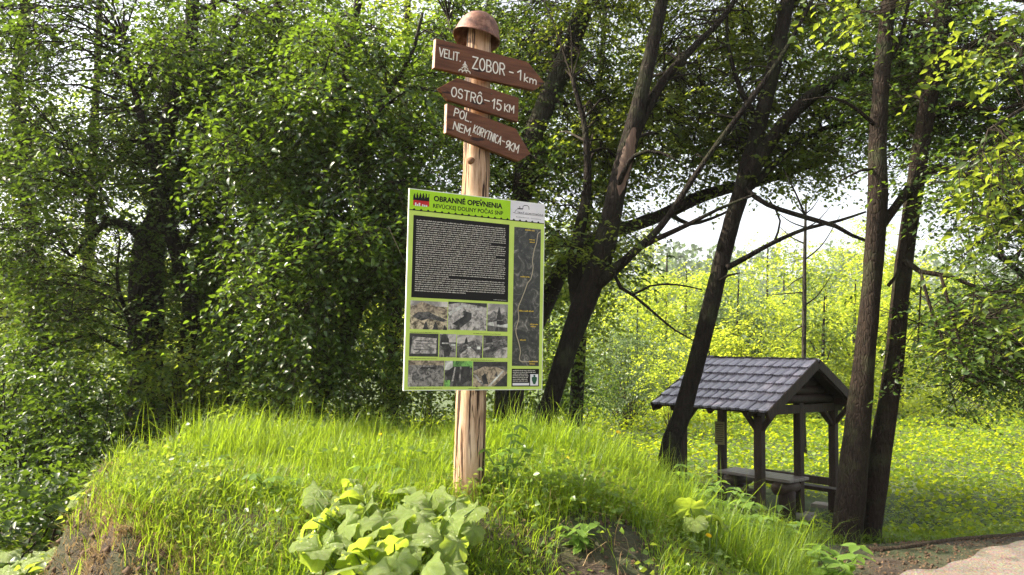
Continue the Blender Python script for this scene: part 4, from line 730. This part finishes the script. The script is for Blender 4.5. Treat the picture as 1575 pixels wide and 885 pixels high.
photos = [((631.3, 462.1), (687.6, 508), 'n', [('s', R4(0, .82, 1, 1)), ('t', [(0, .75), (.3, .97), (.6, .85), (1, .72), (1, .6), (0, .55)]), ('d', [(.05, .45), (.2, .6), (.5, .62), (.7, .5), (1, .35), (.9, .28), (.5, .38), (.3, .3)]), ('k', fir(.42, .0, .3)), ('k', fir(.68, .0, .3)), ('k', fir(.93, .0, .2))]),
          ((689.6, 464), (748, 509), 'l', [('k', [(0, .9), (.3, .98), (1, .85), (1, 1), (0, 1)]), ('w', [(0, .6), (.35, .93), (.92, .78), (.9, .7), (.38, .82), (.05, .5)]), ('k', [(.1, .2), (.4, .5), (.38, .7), (.6, .62), (.6, .4), (.35, .1)]), ('d', [(.05, 0), (.35, .2), (.3, 0)])]),
          ((750, 467), (780.3, 510.7), 'd', [('s', R4(0, .6, 1, 1)), ('m', [(0, .5), (.3, .75), (.6, .65), (1, .75), (1, .4), (0, .4)]), ('k', fir(.57, .42, .5)), ('w', [(0, .3), (.5, .38), (.6, .22), (1, .3), (1, .15), (.4, .18), (0, .22)]), ('k', R4(.45, .25, .8, .38))]),
          ((630, 512.6), (673.6, 549), 'k', [('l', [(.05, .12), (.93, .14), (.94, .8), (.1, .86)]), ('d', R4(.2, .66, .8, .7)), ('d', R4(.25, .54, .85, .57)), ('m', R4(.2, .42, .7, .45)), ('d', R4(.15, .27, .85, .31))]),
          ((676, 513.6), (701, 550), 'm', [('s', R4(.5, .65, 1, 1)), ('k', [(.05, .5), (.1, .95), (.35, 1), (.55, .8), (.6, .5), (.75, .4), (.6, .05), (.3, 0), (.25, .4)]), ('w', R4(.15, .57, .55, .63)), ('w', R4(.7, .5, .95, .57))]),
          ((703, 515), (741.4, 551), 'd', [('s', R4(0, .62, 1, 1)), ('m', [(0, .6), (.5, .7), (.75, .85), (1, .65), (1, .5), (0, .5)]), ('k', fir(.36, .6, .32)), ('l', [(.1, .12), (.5, .5), (.9, .1), (.9, 0), (.1, 0)]), ('w', R4(.4, .42, .55, .48)), ('w', R4(.78, .38, .92, .5))]),
          ((743.4, 516), (780, 551), 'd', [('m', [(0, .8), (.5, .75), (1, .9), (1, .6), (0, .6)]), ('l', [(.3, .05), (.65, .4), (1, .5), (1, 0), (.4, 0)]), ('l', [(0, .4), (.25, .5), (.3, .42), (0, .3)]), ('k', [(.1, .98), (.3, .95), (.4, .7), (.1, .65)])]),
          ((628, 554.3), (682.3, 594.7), 'm', [('t', R4(0, .82, 1, 1)), ('l', [(0, .4), (.12, .75), (.1, 0), (0, 0)]), ('k', [(.3, .66), (.36, .75), (.75, .75), (.78, .66)]), ('w', R4(.55, .66, .6, .7))]),
          ((684, 555.3), (726, 594.7), 'd', [('g', R4(.3, .75, 1, 1)), ('w', R4(0, .65, .28, 1)), ('k', [(0, .5), (.3, .78), (.9, .8), (.95, .3), (.6, .05), (.2, .2)]), ('g', R4(0, 0, .2, .25)), ('l', [(.25, .2), (.35, .75), (.4, .75), (.32, .2)]), ('m', [(.5, .2), (.55, .8), (.6, .8), (.57, .2)])]),
          ((727.8, 556.3), (779.7, 594.7), 't', [('k', R4(0, .82, 1, 1)), ('d', [(0, .6), (.3, .8), (.7, .78), (1, .6), (1, .82), (0, .82)]), ('l', [(0, .5), (.08, .48), (.35, .05), (.28, .02)]), ('w', [(.42, 0), (.5, .02), (.9, .62), (.85, .64)]), ('k', [(.25, .4), (.35, .55), (.45, .1), (.3, .1)]), ('d', [(.6, .4), (.68, .6), (.72, .4)]), ('k', [(.6, 0), (1, .55), (1, 0)])])]
for (a, b_, base_t, shp) in photos:
    p, q_ = BL(*a), BL(*b_); w2, h2 = q_[0] - p[0], p[1] - q_[1]; mb = MB().box((w2 / 2, -.0006, h2 / 2), (w2, .0012, h2)); ms = [tones[base_t]]; fi = [0] * 6
    for i_, (tn, pl) in enumerate(shp):
        if tones[tn] not in ms: ms.append(tones[tn])
        n_ = len(pl); mb.add([[x_ * w2, -.0014 - i_ * .00012, y_ * h2] for x_, y_ in pl], [tuple(range(n_))]); fi.append(ms.index(tones[tn]))
    me = mb.mesh('photo')
    for m_ in ms: me.materials.append(m_)
    me.polygons.foreach_set('material_index', fi); link('printed_photo', me, None, ib, (p[0], 0, q_[1] - z0))
fm = FM()
for (a, b_) in (((631, 511), (676, 511)), ((728, 513.2), (770, 513.2)), ((630, 551.6), (672, 551.6)), ((724, 554), (760, 554)), ((628, 597.5), (680, 597.5)), ((720, 598), (738, 598))):
    p, q_ = BL(*a), BL(*b_); squiggle(fm, p[0], q_[0], p[1] - z0 - .002, .0038, .0012)
link('caption_text', fm.mesh('cap', False), DK, ib)
# map strip
MP, t, b = nodes('map_print'); v = coords(t); f = noise(t, v, 16, 8, .7, 1.5); r = ramp(t, [(.38, (.008, .010, .007)), (.52, (.035, .035, .026)), (.60, (.12, .11, .09)), (.68, (.32, .29, .25))]); t.links.new(f, r.inputs[0]); t.links.new(r.outputs[0], b.inputs['Base Color']); b.inputs['Roughness'].default_value = .42
rect('map', (791, 349), (828.7, 563.4), MP, .0012)
def M1(x, y): return (780 + x / 8.43, 345 + y / 8.43)
def M2(x, y): return (780 + x / 5.717, 450 + y / 5.717)
rt = [M1(430, 100), M1(395, 130), M1(380, 240), M1(350, 330), M1(325, 490), M1(335, 560), M1(305, 710), M1(265, 760), M1(225, 870), M2(125, 60), M2(95, 140), M2(100, 230), M2(75, 340), M2(100, 440), M2(115, 520), M2(110, 600), M2(190, 610), M2(265, 605)]
pts = np.array([[BL(*p)[0], -.0018, BL(*p)[1] - z0] for p in rt]); q = spline(np.hstack([pts, np.full((len(pts), 1), .0026)]), .01); V, f = tube(q[:, :3], q[:, 3], 5); V[:, 1] = (V[:, 1] + .0018) * .3 - .0022; fm = FM(); fm.add(V, f); link('map_route', fm.mesh('route'), flat('map_route_pale', (.45, .38, .26), .5), ib)
fm = FM()
for a, w2 in ((M1(230, 75), 17), (M1(285, 200), 8), (M1(290, 232), 8), (M1(170, 680), 14), (M2(105, 162), 22), (M2(200, 280), 12), (M2(205, 300), 9), (M2(110, 418), 10), (M2(190, 608), 13), (M2(195, 628), 10)):
    p, q_ = BL(*a), BL(a[0] + w2, a[1]); squiggle(fm, p[0], q_[0], p[1] - z0 - .003, .0075, .003, .4)
link('map_labels', fm.mesh('lab', False), YL, ib)
rect('imprint_box', (787, 567.4), (828.7, 594.7), BLK, .0012); fm = FM()
for k in range(7): p, q_ = BL(788.5, 570 + k * 2.7), BL(824 if k < 2 else 812, 570 + k * 2.7); squiggle(fm, p[0], q_[0], p[1] - z0 - .003, .0052, .0018)
link('imprint_text', fm.mesh('t', False), LTX, ib); rect('imprint_strip', (788.3, 589.4), (813.5, 593), PWH, .0022)
rect('crest_field', (815.5, 575.8), (827.3, 593.2), PWH, .002); p = BL(821.5, 584.5)
link('crest', MB().poly([(p[0] + x_ * .022, p[1] - z0 + y_ * .03) for x_, y_ in ((-.3, .95), (.3, .95), (.2, .6), (.75, .45), (.7, -.1), (.25, -.8), (-.25, -.8), (-.7, -.1), (-.75, .45), (-.2, .6))], -.003, .001).mesh('crest'), flat('crest_green', (.03, .09, .05), .5), ib)
for a in ((x0 + x1) / 2,):
    for z in (H_ - .02, .02):
        p = BL(739.5, 306)[0]; fm = FM(); fm.add(*tube(np.array([[p, 0, z], [p, -.004, z]]), np.array([.006, .004]), 8)); link('screw', fm.mesh('screw'), NAIL, ib)

# ------------------------------------------------------------------ picnic shelter
SA = .86; SL, SW, RZ, EZ = 2.18, 1.47, 2.454, 1.688; SG = -.946
sh = empty('picnic_shelter', (4.945, 12.84, SG), 'small dark timber picnic shelter with a steep wooden shingle roof, right of the mound', 'shelter', None, (0, 0, -SA))
DW = wood_mat('dark_stained_timber', (0.018, 0.011, 0.008), (0.055, 0.034, 0.024), (2, 2, .3), 14, .7)
SHG = wood_mat('weathered_shingle_sky_sheen', (0.11, 0.10, 0.13), (0.36, 0.33, 0.41), (2.5, .4, .4), 16, .30, (.03, .024, .03), .9, .68)  # purple-grey also carries the sky's reflection, put into the colour
m_post = MB().box((0, 0, .9), (.125, .125, 1.8)).mesh('post')
for (xx, yy) in ((-.36, -1.14), (-.36, 0), (-.36, 1.14), (-1.82, -1.14), (-1.82, 0), (-1.82, 1.14)):
    bevel(link('post', m_post, DW, sh, (xx, yy, 0)), .012)
bm_ = lambda nm, a, b_, w2, h2: bevel(link(nm, MB().beam(a, b_, w2, h2).mesh(nm), DW, sh), .006, 1)
for yy in (-1.14, 1.14): bm_('wall_plate', (-.05, yy, 1.80), (-SL + .05, yy, 1.80), .10, .12)
for xx in (-.36, -1.82): bm_('tie_beam', (xx, -1.3, 1.70), (xx, 1.3, 1.70), .115, .135)
slope = math.atan2(RZ - EZ, SW); th_ = .05
for xx in (-.06, -.36, -1.09, -1.82, -2.12):
    for sg in (-1, 1): bm_('rafter', (xx, sg * (SW - .04), EZ - .03), (xx, sg * .02, RZ - .09), .06, .09)
for sg in (-1, 1):
    for xx in (.0, -SL): bevel(link('barge_board', MB().beam((xx, sg * (SW + .02), EZ - .03), (xx, sg * .01, RZ - .015), .03, .15).mesh('b'), DW, sh), .004, 1)
for xx in (-.36, -1.82):
    for k, (z, hw) in enumerate(((1.86, .98), (2.0, .70), (2.13, .45))):
        fm = FM(); fm.add(*tube(np.array([[xx + .02, -hw, z], [xx + .02, 0, z], [xx + .02, hw, z]]), np.full(3, .072), 10)); link('gable_log', fm.mesh('log'), DW, sh)
for yy in (-1.14, 1.14):
    for xx, s in ((-.36, -1), (-1.82, 1)):
        bm_('brace', (xx, yy, 1.35), (xx + s * .32, yy, 1.74), .07, .07); bm_('brace', (xx, yy, 1.35), (xx, yy * (1 - .3), 1.66), .07, .07)
    for s in (1,): bm_('brace', (-.36, yy, 1.38), (-.05, yy, 1.76), .07, .07)
# roof boards then shingles, each one a piece
for sg in (-1, 1): link('roof_deck', MB().beam((-SL / 2, sg * SW, EZ + .01), (-SL / 2, sg * .01, RZ), SL - .04, .022).mesh('deck'), DW, sh)
nr, ncl = 6, 13; sw_, ex_ = SL / ncl, math.hypot(SW, RZ - EZ) / nr
# shingle: x across, y up the slope, rounded lower edge, dished
pts = []; nxs = 5
prof_y = [-.035, -.012, 0, -.012, -.035]
vs = []; 
for lay_ in (0, 1):
    for k in range(nxs):
        u_ = (k / (nxs - 1) - .5); arch = .018 * (1 - (2 * u_) ** 2) ; vs.append([u_ * sw_ * .94, -.05 * (1 - (2 * u_) ** 2) , arch + (0 if lay_ else -.034)]); vs.append([u_ * sw_ * .97, ex_ * 1.25, arch * .4 - .004 + (0 if lay_ else -.012)])
fs = [(10 + 2 * k, 12 + 2 * k, 13 + 2 * k, 11 + 2 * k) for k in range(4)] + [(2 * k, 2 * k + 1, 2 * k + 3, 2 * k + 2) for k in range(4)] + [(2 * k, 2 * k + 2, 12 + 2 * k, 10 + 2 * k) for k in range(4)] + [(0, 10, 11, 1), (8, 9, 19, 18)]
shm = MB().add(vs, fs).mesh('shingle')
for sg in (-1, 1):
    for rI in range(nr):
        for cI in range(ncl):
            s_ = (rI) * ex_ + .0; yy = sg * (SW + .03 - s_ * math.cos(slope)); z = EZ + .062 + s_ * math.sin(slope)
            xx = -SL + (cI + .5) * sw_
            o = link('shingle', shm, SHG, sh, (xx, yy, z + rnd(-.004, .004)))
            o.rotation_euler = (slope - .07 + rnd(-.02, .02), rnd(-.05, .05), rnd(-.03, .03)) if sg < 0 else (slope - .07, rnd(-.03, .03), math.pi)
for cI in range(ncl):
    xx = -SL + (cI + .5) * sw_; mb = MB(); a_ = .13
    for sg in (-1, 1): mb.beam((0, sg * a_, RZ + .052 - a_ * math.tan(slope)), (0, sg * .004, RZ + .056), sw_ * .96, .018)
    link('ridge_tile', mb.mesh('ridge'), SHG, sh, (xx, 0, rnd(-.004, .004)))
# notice on the far middle post
nb = empty('notice_sheet', (0, 0, 0), 'small pale yellowish notice with printed lines fixed to a rear shelter post', 'notice', None, (0, 0, 0))
ca, sa = math.cos(SA), math.sin(SA)
def SHW(x_, y_, z_=0): return np.array([4.945 + ca * x_ + sa * y_, 12.84 - sa * x_ + ca * y_, SG + z_])
npos = SHW(-1.82 + .0, -.075, 1.18); nb.location = npos; nb.rotation_euler = (0, 0, -SA + .35)
link('panel', MB().box((0, 0, 0), (.17, .012, .40)).mesh('n'), flat('notice_cream', (0.30, 0.27, 0.13), .6), nb); mb = MB()
for k in range(9): mb.box((rnd(-.01, .01), -.008, .15 - k * .037), (.13 - rnd(0, .03), .003, .012))
link('printed_lines', mb.mesh('l'), flat('notice_ink', (.08, .07, .04), .6), nb)
# table, benches
TT = wood_mat('weathered_table_top', (0.11, 0.09, 0.08), (0.26, 0.22, 0.20), (.3, 3, 3), 12, .45, (.05, .04, .035), .5)
tp = SHW(-.85, -.3); tb = empty('picnic_table', tp, 'weathered wooden picnic table on log supports inside the shelter', 'table', None, (0, 0, -SA))
for k in range(4): bevel(link('plank', MB().box((0, -.225 + k * .15, .60), (1.34, .142, .045)).mesh('pl'), TT, tb), .005, 1)
for xx in (-.45, .45):
    fm = FM(); fm.add(*tube(np.array([[xx, -.3, .47], [xx, 0, .47], [xx, .3, .47]]), np.full(3, .105), 14)); link('support_log', fm.mesh('log'), wood_mat('log_brown', (.03, .02, .014), (.09, .06, .04), (2, .3, 2)), tb)
    fm = FM(); fm.add(*tube(np.array([[xx, 0, -.03], [xx, 0, .2], [xx, 0, .40]]), np.full(3, .13), 14)); link('leg', fm.mesh('leg'), DW, tb)
for lb, xx, yy, L_ in (('low timber bench on the far side of the picnic table', -.85, .45, 2.0), ('low timber bench on the near side of the picnic table, half hidden by nettles', -1.15, -.85, 1.0)):
    be = empty('bench', SHW(xx, yy), lb, 'bench', 'benches inside the shelter', (0, 0, -SA)); bevel(link('seat', MB().box((0, 0, .40), (L_, .24, .06)).mesh('seat'), DW, be), .006, 1)
    for a in (-.42 * L_, .42 * L_): bevel(link('leg', MB().box((a, 0, .17), (.11, .18, .40)).mesh('leg'), DW, be), .006, 1)
bm_('rail', (-.36, 1.10, .42), (-1.82, 1.10, .42), .07, .13)
CO = flat('concrete', (0.30, 0.27, 0.23), .9)
for lb, xx, yy, s in (('pale concrete slab under the middle front shelter post', -.36, -.02, .46), ('pale concrete slab under the right front shelter post', -.5, 1.05, .36)):
    p = SHW(xx, yy); zt = float(height(p[0], p[1])); o = tag(link('paving_slab', MB().box((0, 0, 0), (s, s * .8, .09)).mesh('slab'), CO, None, (p[0], p[1], SG + .0), (0, 0, -SA + .2)), lb, 'paving slab', 'slabs under the shelter posts'); bevel(o, .015)

# ------------------------------------------------------------------ big-leaved plants
BB, t, b = nodes('butterbur_leaf')
v = coords(t, (1, 1, 1), True); f = noise(t, v, 9, 4); r = ramp(t, [(.3, (.15, .22, .05)), (.7, (.30, .38, .10))]); t.links.new(f, r.inputs[0]); 
wv = N(t, 'ShaderNodeTexVoronoi'); wv.feature = 'DISTANCE_TO_EDGE'; wv.inputs['Scale'].default_value = 26; t.links.new(v, wv.inputs['Vector'])
sx_ = N(t, 'ShaderNodeSeparateXYZ'); t.links.new(v, sx_.inputs[0])
at_ = N(t, 'ShaderNodeMath', operation='ARCTAN2'); t.links.new(sx_.outputs[1], at_.inputs[0]); t.links.new(sx_.outputs[0], at_.inputs[1])
m1 = N(t, 'ShaderNodeMath', operation='MULTIPLY'); m1.inputs[1].default_value = 5.5; t.links.new(at_.outputs[0], m1.inputs[0]); m2 = N(t, 'ShaderNodeMath', operation='SINE'); t.links.new(m1.outputs[0], m2.inputs[0]); m3 = N(t, 'ShaderNodeMath', operation='ABSOLUTE'); t.links.new(m2.outputs[0], m3.inputs[0])
vein = mapr(t, m3.outputs[0], 0, .22, 1, 0); c = mix(t, vein, r.outputs[0], (.26, .34, .14)); c = mix(t, mapr(t, noise(t, v, 5, 5), .6, .7, 0, .6), c, (.16, .13, .04)); t.links.new(c, b.inputs['Base Color'])
b.inputs['Roughness'].default_value = .36; b.inputs['Specular IOR Level'].default_value = .6; bump(t, wv.outputs['Distance'], b, .8, .012)
tr = N(t, 'ShaderNodeBsdfTranslucent'); tr.inputs[0].default_value = (.45, .58, .05, 1); mx = N(t, 'ShaderNodeMixShader'); mx.inputs[0].default_value = .5
t.links.new(b.outputs[0], mx.inputs[1]); t.links.new(tr.outputs[0], mx.inputs[2]); t.links.new(mx.outputs[0], t.nodes['Material Output'].inputs[0])
def big_leaf(seed, lobes=7, tooth=.07, cup=.22, heart=True):
    r0 = np.random.default_rng(seed); na, nr_ = 30, 5; V = [[0, 0, 0]]; ph = r0.uniform(0, 6)
    for i_ in range(1, nr_ + 1):
        for k in range(na):
            a = 2 * math.pi * k / na - math.pi; q_ = i_ / nr_   # a=0 -> tip, a=±pi -> notch
            R = (.5 + .12 * math.cos(a)) * (1 - .80 * math.exp(-((abs(a) - math.pi) / .30) ** 2)) * (1 + tooth * (abs(math.sin(lobes * a / 2 + .3)) - .5)) + (.05 * math.exp(-(a / .3) ** 2))
            x_, y_ = R * q_ * math.cos(a), R * q_ * math.sin(a)
            z_ = cup * (q_ ** 2) * (-.35 + .28 * math.sin(3 * a + ph) * q_ + .12 * math.sin(7 * a + 2 * ph)) + .03 * abs(math.sin(lobes * a / 2)) * q_ - .03 * math.exp(-(y_ / .04) ** 2) * q_
            V.append([x_, y_, z_])
    Fq = [(1 + (i_ - 1) * na + k, 1 + i_ * na + k, 1 + i_ * na + (k + 1) % na, 1 + (i_ - 1) * na + (k + 1) % na) for i_ in range(1, nr_) for k in range(na - 1)]
    Ft = [(0, 1 + k, 1 + (k + 1)) for k in range(na - 1)]
    me = mesh('leaf', V, [np.array(Fq), np.array(Ft)], True); me.materials.append(BB); return me
BLM = [big_leaf(s, 9 + s % 3, .14 + .03 * s, .32 + .07 * s) for s in range(5)]
def leaf_plant(name, label, cat, base_px, y, specs, group=None):
    """specs: (px, py, y, size m, yaw, pitch, roll)"""
    b0 = P(*base_px, y); g = float(height(b0[0], b0[1])); base = np.array([b0[0], b0[1], g]); root = empty(name, base, label, cat, group)
    for i_, (px, py, yy, s, yw, pt, rl) in enumerate(specs):
        p = P(px, py, yy); gg = float(height(p[0], p[1])); p[2] = max(p[2], gg + .03); o = link('leaf', BLM[i_ % 5], None, root, p - base, (rl, pt, yw)); o.scale = (s, s * rnd(.9, 1.15), s)
        st = base + np.array([rnd(-.06, .06), rnd(-.06, .06), -.02]) + (p - base) * [.45, .45, 0]; st[2] = float(height(st[0], st[1])) - .02; mid = (st + p) / 2 + [0, 0, .03]
        q = spline(np.array([[*st, .006], [*mid, .005], [*p, .0035]]), .05); fm = FM(); fm.add(*tube(q[:, :3] - base, q[:, 3], 6, 0, False)); link('stalk', fm.mesh('stalk'), STALK, root)
    return root
r1 = np.random.default_rng(21)
sp_ = []
for (px, py, s) in [(520, 775, .20), (560, 760, .22), (615, 752, .24), (665, 762, .25), (700, 772, .20), (722, 765, .15), (480, 800, .22), (530, 810, .28), (590, 790, .26), (640, 790, .30), (690, 800, .28), (500, 840, .26), (560, 845, .30), (620, 835, .30), (680, 830, .26),
                    (470, 825, .2), (540, 872, .28), (600, 880, .26), (655, 870, .26), (705, 835, .2), (580, 815, .22), (660, 815, .2), (500, 790, .18), (610, 862, .22), (545, 738, .14)]:
    yy = 4.15 - .9 * (py - 740) / 140 + r1.uniform(-.05, .05); sp_.append((px, py, yy, s * .68, math.radians(-128) + (px - 600) / 130 * .9 + r1.uniform(-.7, .7), r1.uniform(-.3, 1.1), r1.uniform(-.8, .8)))
for _ in range(26):
    px, py = r1.uniform(465, 730), r1.uniform(745, 880); sp_.append((px, py, 4.12 - .9 * (py - 740) / 140, r1.uniform(.08, .16), r1.uniform(-3, 0), r1.uniform(-.5, 1.1), r1.uniform(-.9, .9)))
leaf_plant('butterbur_plant', 'large sprawling plant with broad pale green lobed leaves in front of the post', 'plant', (600, 860), 3.75, sp_)
leaf_plant('butterbur_plant', 'small plant with three rounded broad leaves in the tall grass left of the shelter', 'plant', (1078, 820), 4.7, [(1062, 782, 4.7, .17, -2.2, -.9, .3), (1095, 790, 4.68, .15, -.9, .3, -.5), (1068, 800, 4.62, .13, -1.8, .6, .2), (1105, 800, 4.72, .1, -.4, .5, -.2)])
leaf_plant('butterbur_plant', 'broad drooping leaves overhanging the left crest of the mound', 'plant', (170, 745), 5.3, [(193, 712, 5.5, .10, 2.4, .3, .3), (172, 724, 5.4, .13, 2.8, .4, .3), (150, 738, 5.3, .13, 3.0, .3, .2), (125, 755, 5.1, .12, -2.8, .5, .2), (112, 772, 5.0, .08, -2.6, .6, -.2)])
leaf_plant('butterbur_plant', 'broad leaves low in the shade at the bottom left corner', 'plant', (30, 880), 5.2, [(40, 862, 5.1, .22, -1.8, .4, .2), (15, 875, 5.0, .2, -2.4, .3, -.2), (70, 850, 5.3, .16, -1.2, .4, .2), (10, 850, 5.4, .2, -2, .3, .1)])
# compound-leaved plants
LL, t, b = nodes('lance_leaf'); f = noise(t, coords(t), 14, 3); r = ramp(t, [(.3, (.07, .13, .02)), (.7, (.15, .24, .045))]); t.links.new(f, r.inputs[0]); t.links.new(r.outputs[0], b.inputs['Base Color']); b.inputs['Roughness'].default_value = .4
tr = N(t, 'ShaderNodeBsdfTranslucent'); tr.inputs[0].default_value = (.35, .55, .05, 1); mx = N(t, 'ShaderNodeMixShader'); mx.inputs[0].default_value = .4; t.links.new(b.outputs[0], mx.inputs[1]); t.links.new(tr.outputs[0], mx.inputs[2]); t.links.new(mx.outputs[0], t.nodes['Material Output'].inputs[0])
lv = []; lf_ = []
ys = [0, .18, .26, .27, .2, .09, 0]; xs_l = [0, .12, .3, .5, .72, .9, 1.0]
for x_, w_ in zip(xs_l, ys): lv += [[x_, -w_, .04 - .16 * x_ ** 2 + .05 * (w_ > 0)], [x_, 0, -.16 * x_ ** 2 + .04], [x_, w_, .04 - .16 * x_ ** 2 + .05 * (w_ > 0)]]
for k in range(6): lf_ += [(3 * k, 3 * k + 3, 3 * k + 4, 3 * k + 1), (3 * k + 1, 3 * k + 4, 3 * k + 5, 3 * k + 2)]
LFM = MB().add(lv, lf_).mesh('lance', True); LFM.materials.append(LL)
def herb_plant(name, label, cat, px, py, y, H, nst, lsz, spread=.15, group=None):
    b0 = P(px, py, y); g = float(height(b0[0], b0[1])); base = np.array([b0[0], b0[1], g]); root = empty(name, base, label, cat, group)
    for s in range(nst):
        an = 2 * math.pi * s / nst + rnd(-.4, .4); tip = np.array([math.cos(an) * spread, math.sin(an) * spread, H * rnd(.65, 1)]); q = spline(np.array([[0, 0, -.02, .005], [*(tip * [.35, .35, .55]), .004], [*tip, .002]]), .04)
        fm = FM(); fm.add(*tube(q[:, :3], q[:, 3], 5, 0, False)); link('stem', fm.mesh('stem'), STALK, root); nodes_ = np.linspace(.35, 1, 4)
        for u_ in nodes_:
            pt = q[int(u_ * (len(q) - 1)), :3]; a0 = rnd(0, 3)
            for m_ in range(3 if u_ < 1 else 4): o = link('leaf', LFM, None, root, pt, (rnd(-.3, .3), rnd(-.1, .45), a0 + m_ * (2.1 if u_ < 1 else 1.57))); sc_ = lsz * rnd(.75, 1.15); o.scale = (sc_, sc_, sc_)
    return root
herb_plant('leafy_seedling', 'bright green leafy plant at the bottom right beside the path', 'plant', 1285, 890, 5.55, .34, 6, .13, .17)
herb_plant('leafy_seedling', 'upright leafy weed standing just right of the post foot', 'plant', 775, 800, 4.35, .40, 6, .06, .11)
herb_plant('leafy_seedling', 'leafy nettle clump in the tall grass left of the picnic table', 'plant', 1125, 770, 5.9, .42, 7, .09, .2)
herb_plant('leafy_seedling', 'leafy nettle clump touching the near shelter post', 'plant', 1172, 800, 7.0, .36, 6, .09, .15)
for px, py, y, H, lb in ((1075, 740, 6.6, .48, 'tall nettle in the grass in front of the leaning tree foot'), (1105, 760, 6.4, .46, 'tall nettle between the leaning tree and the picnic table'), (1150, 800, 6.2, .44, 'nettle at the mound edge before the near shelter post'), (1200, 820, 6.4, .34, 'low nettle in front of the middle shelter post')):
    herb_plant('nettle', lb, 'plant', px, py, y, H, 7, .085, .17, 'nettles along the right edge of the mound')
herb_plant('leafy_seedling', 'small weed with pale leaves at the bottom centre on the bare soil', 'plant', 890, 888, 3.95, .12, 4, .07, .08)
herb_plant('leafy_seedling', 'pale green weed on the mound left of the broad-leaved plant', 'plant', 420, 770, 4.3, .18, 6, .06, .12)
herb_plant('leafy_seedling', 'leafy weed at the back of the mound left of the post', 'plant', 580, 740, 4.7, .22, 5, .07, .12)
# dandelions
DY = flat('dandelion_yellow', (0.75, 0.45, 0.01), .6)
pm = FM(); 
for ring, (nn, rr, zz) in enumerate(((16, 1, 0), (13, .75, .12), (9, .45, .2))):
    for k in range(nn):
        a = 2 * math.pi * (k + .5 * ring) / nn; d = np.array([math.cos(a), math.sin(a), 0]); s = np.array([-math.sin(a), math.cos(a), 0]); w_ = .14
        pm.add(np.array([[0, 0, zz] + s * w_ * .4, [0, 0, zz] - s * w_ * .4, d * rr - s * w_ + [0, 0, zz + .1], d * rr + s * w_ + [0, 0, zz + .1]]), np.array([[0, 1, 2, 3]]))
PM = pm.mesh('flower', False); PM.materials.append(DY)
for (px, py, y, s, lb) in ((872, 706, 5.2, .021, 'yellow dandelion right of the post, highest in the tall grass'), (1090, 824, 4.6, .017, 'yellow dandelion low in the grass left of the seedling by the path'), (768, 676, 6.3, .017, 'tiny yellow dandelion just right of the post behind the grass'),
                           (585, 668, 6.3, .014, 'tiny orange-yellow dandelion left of the board foot'), (951, 665, 7.0, .022, 'yellow dandelion at the back of the mound near the scarred trunk')):
    p = P(px, py, y); g = float(height(p[0], p[1])); ro = empty('dandelion', (p[0], p[1], g), lb, 'flower', 'dandelions in the grass'); fm = FM(); h = max(.05, p[2] - g)
    fm.add(*tube(np.array([[0, 0, -.01], [.01, 0, h * .5], [0, 0, h]]), np.array([.003, .0025, .002]), 5)); link('stem', fm.mesh('stem'), STALK, ro); o = link('flower_head', PM, None, ro, (0, 0, h), (.5, rnd(-.2, .2), 0)); o.scale = (s, s, s)

# haze
hm = bpy.data.materials.new('haze'); hm.use_nodes = True; t = hm.node_tree; t.nodes.remove(t.nodes['Principled BSDF']); pv = t.nodes.new('ShaderNodeVolumePrincipled')
pv.inputs['Color'].default_value = (.97, .98, 1, 1); pv.inputs['Density'].default_value = .0004; pv.inputs['Anisotropy'].default_value = .3; t.links.new(pv.outputs[0], t.nodes['Material Output'].inputs['Volume'])
hz_ = link('haze', MB().box((0, 222, 19), (1010, 570, 50)).mesh('haze'), hm); stuff(hz_); tag(hz_, 'thin pale air haze over the whole meadow and hillside', 'haze')
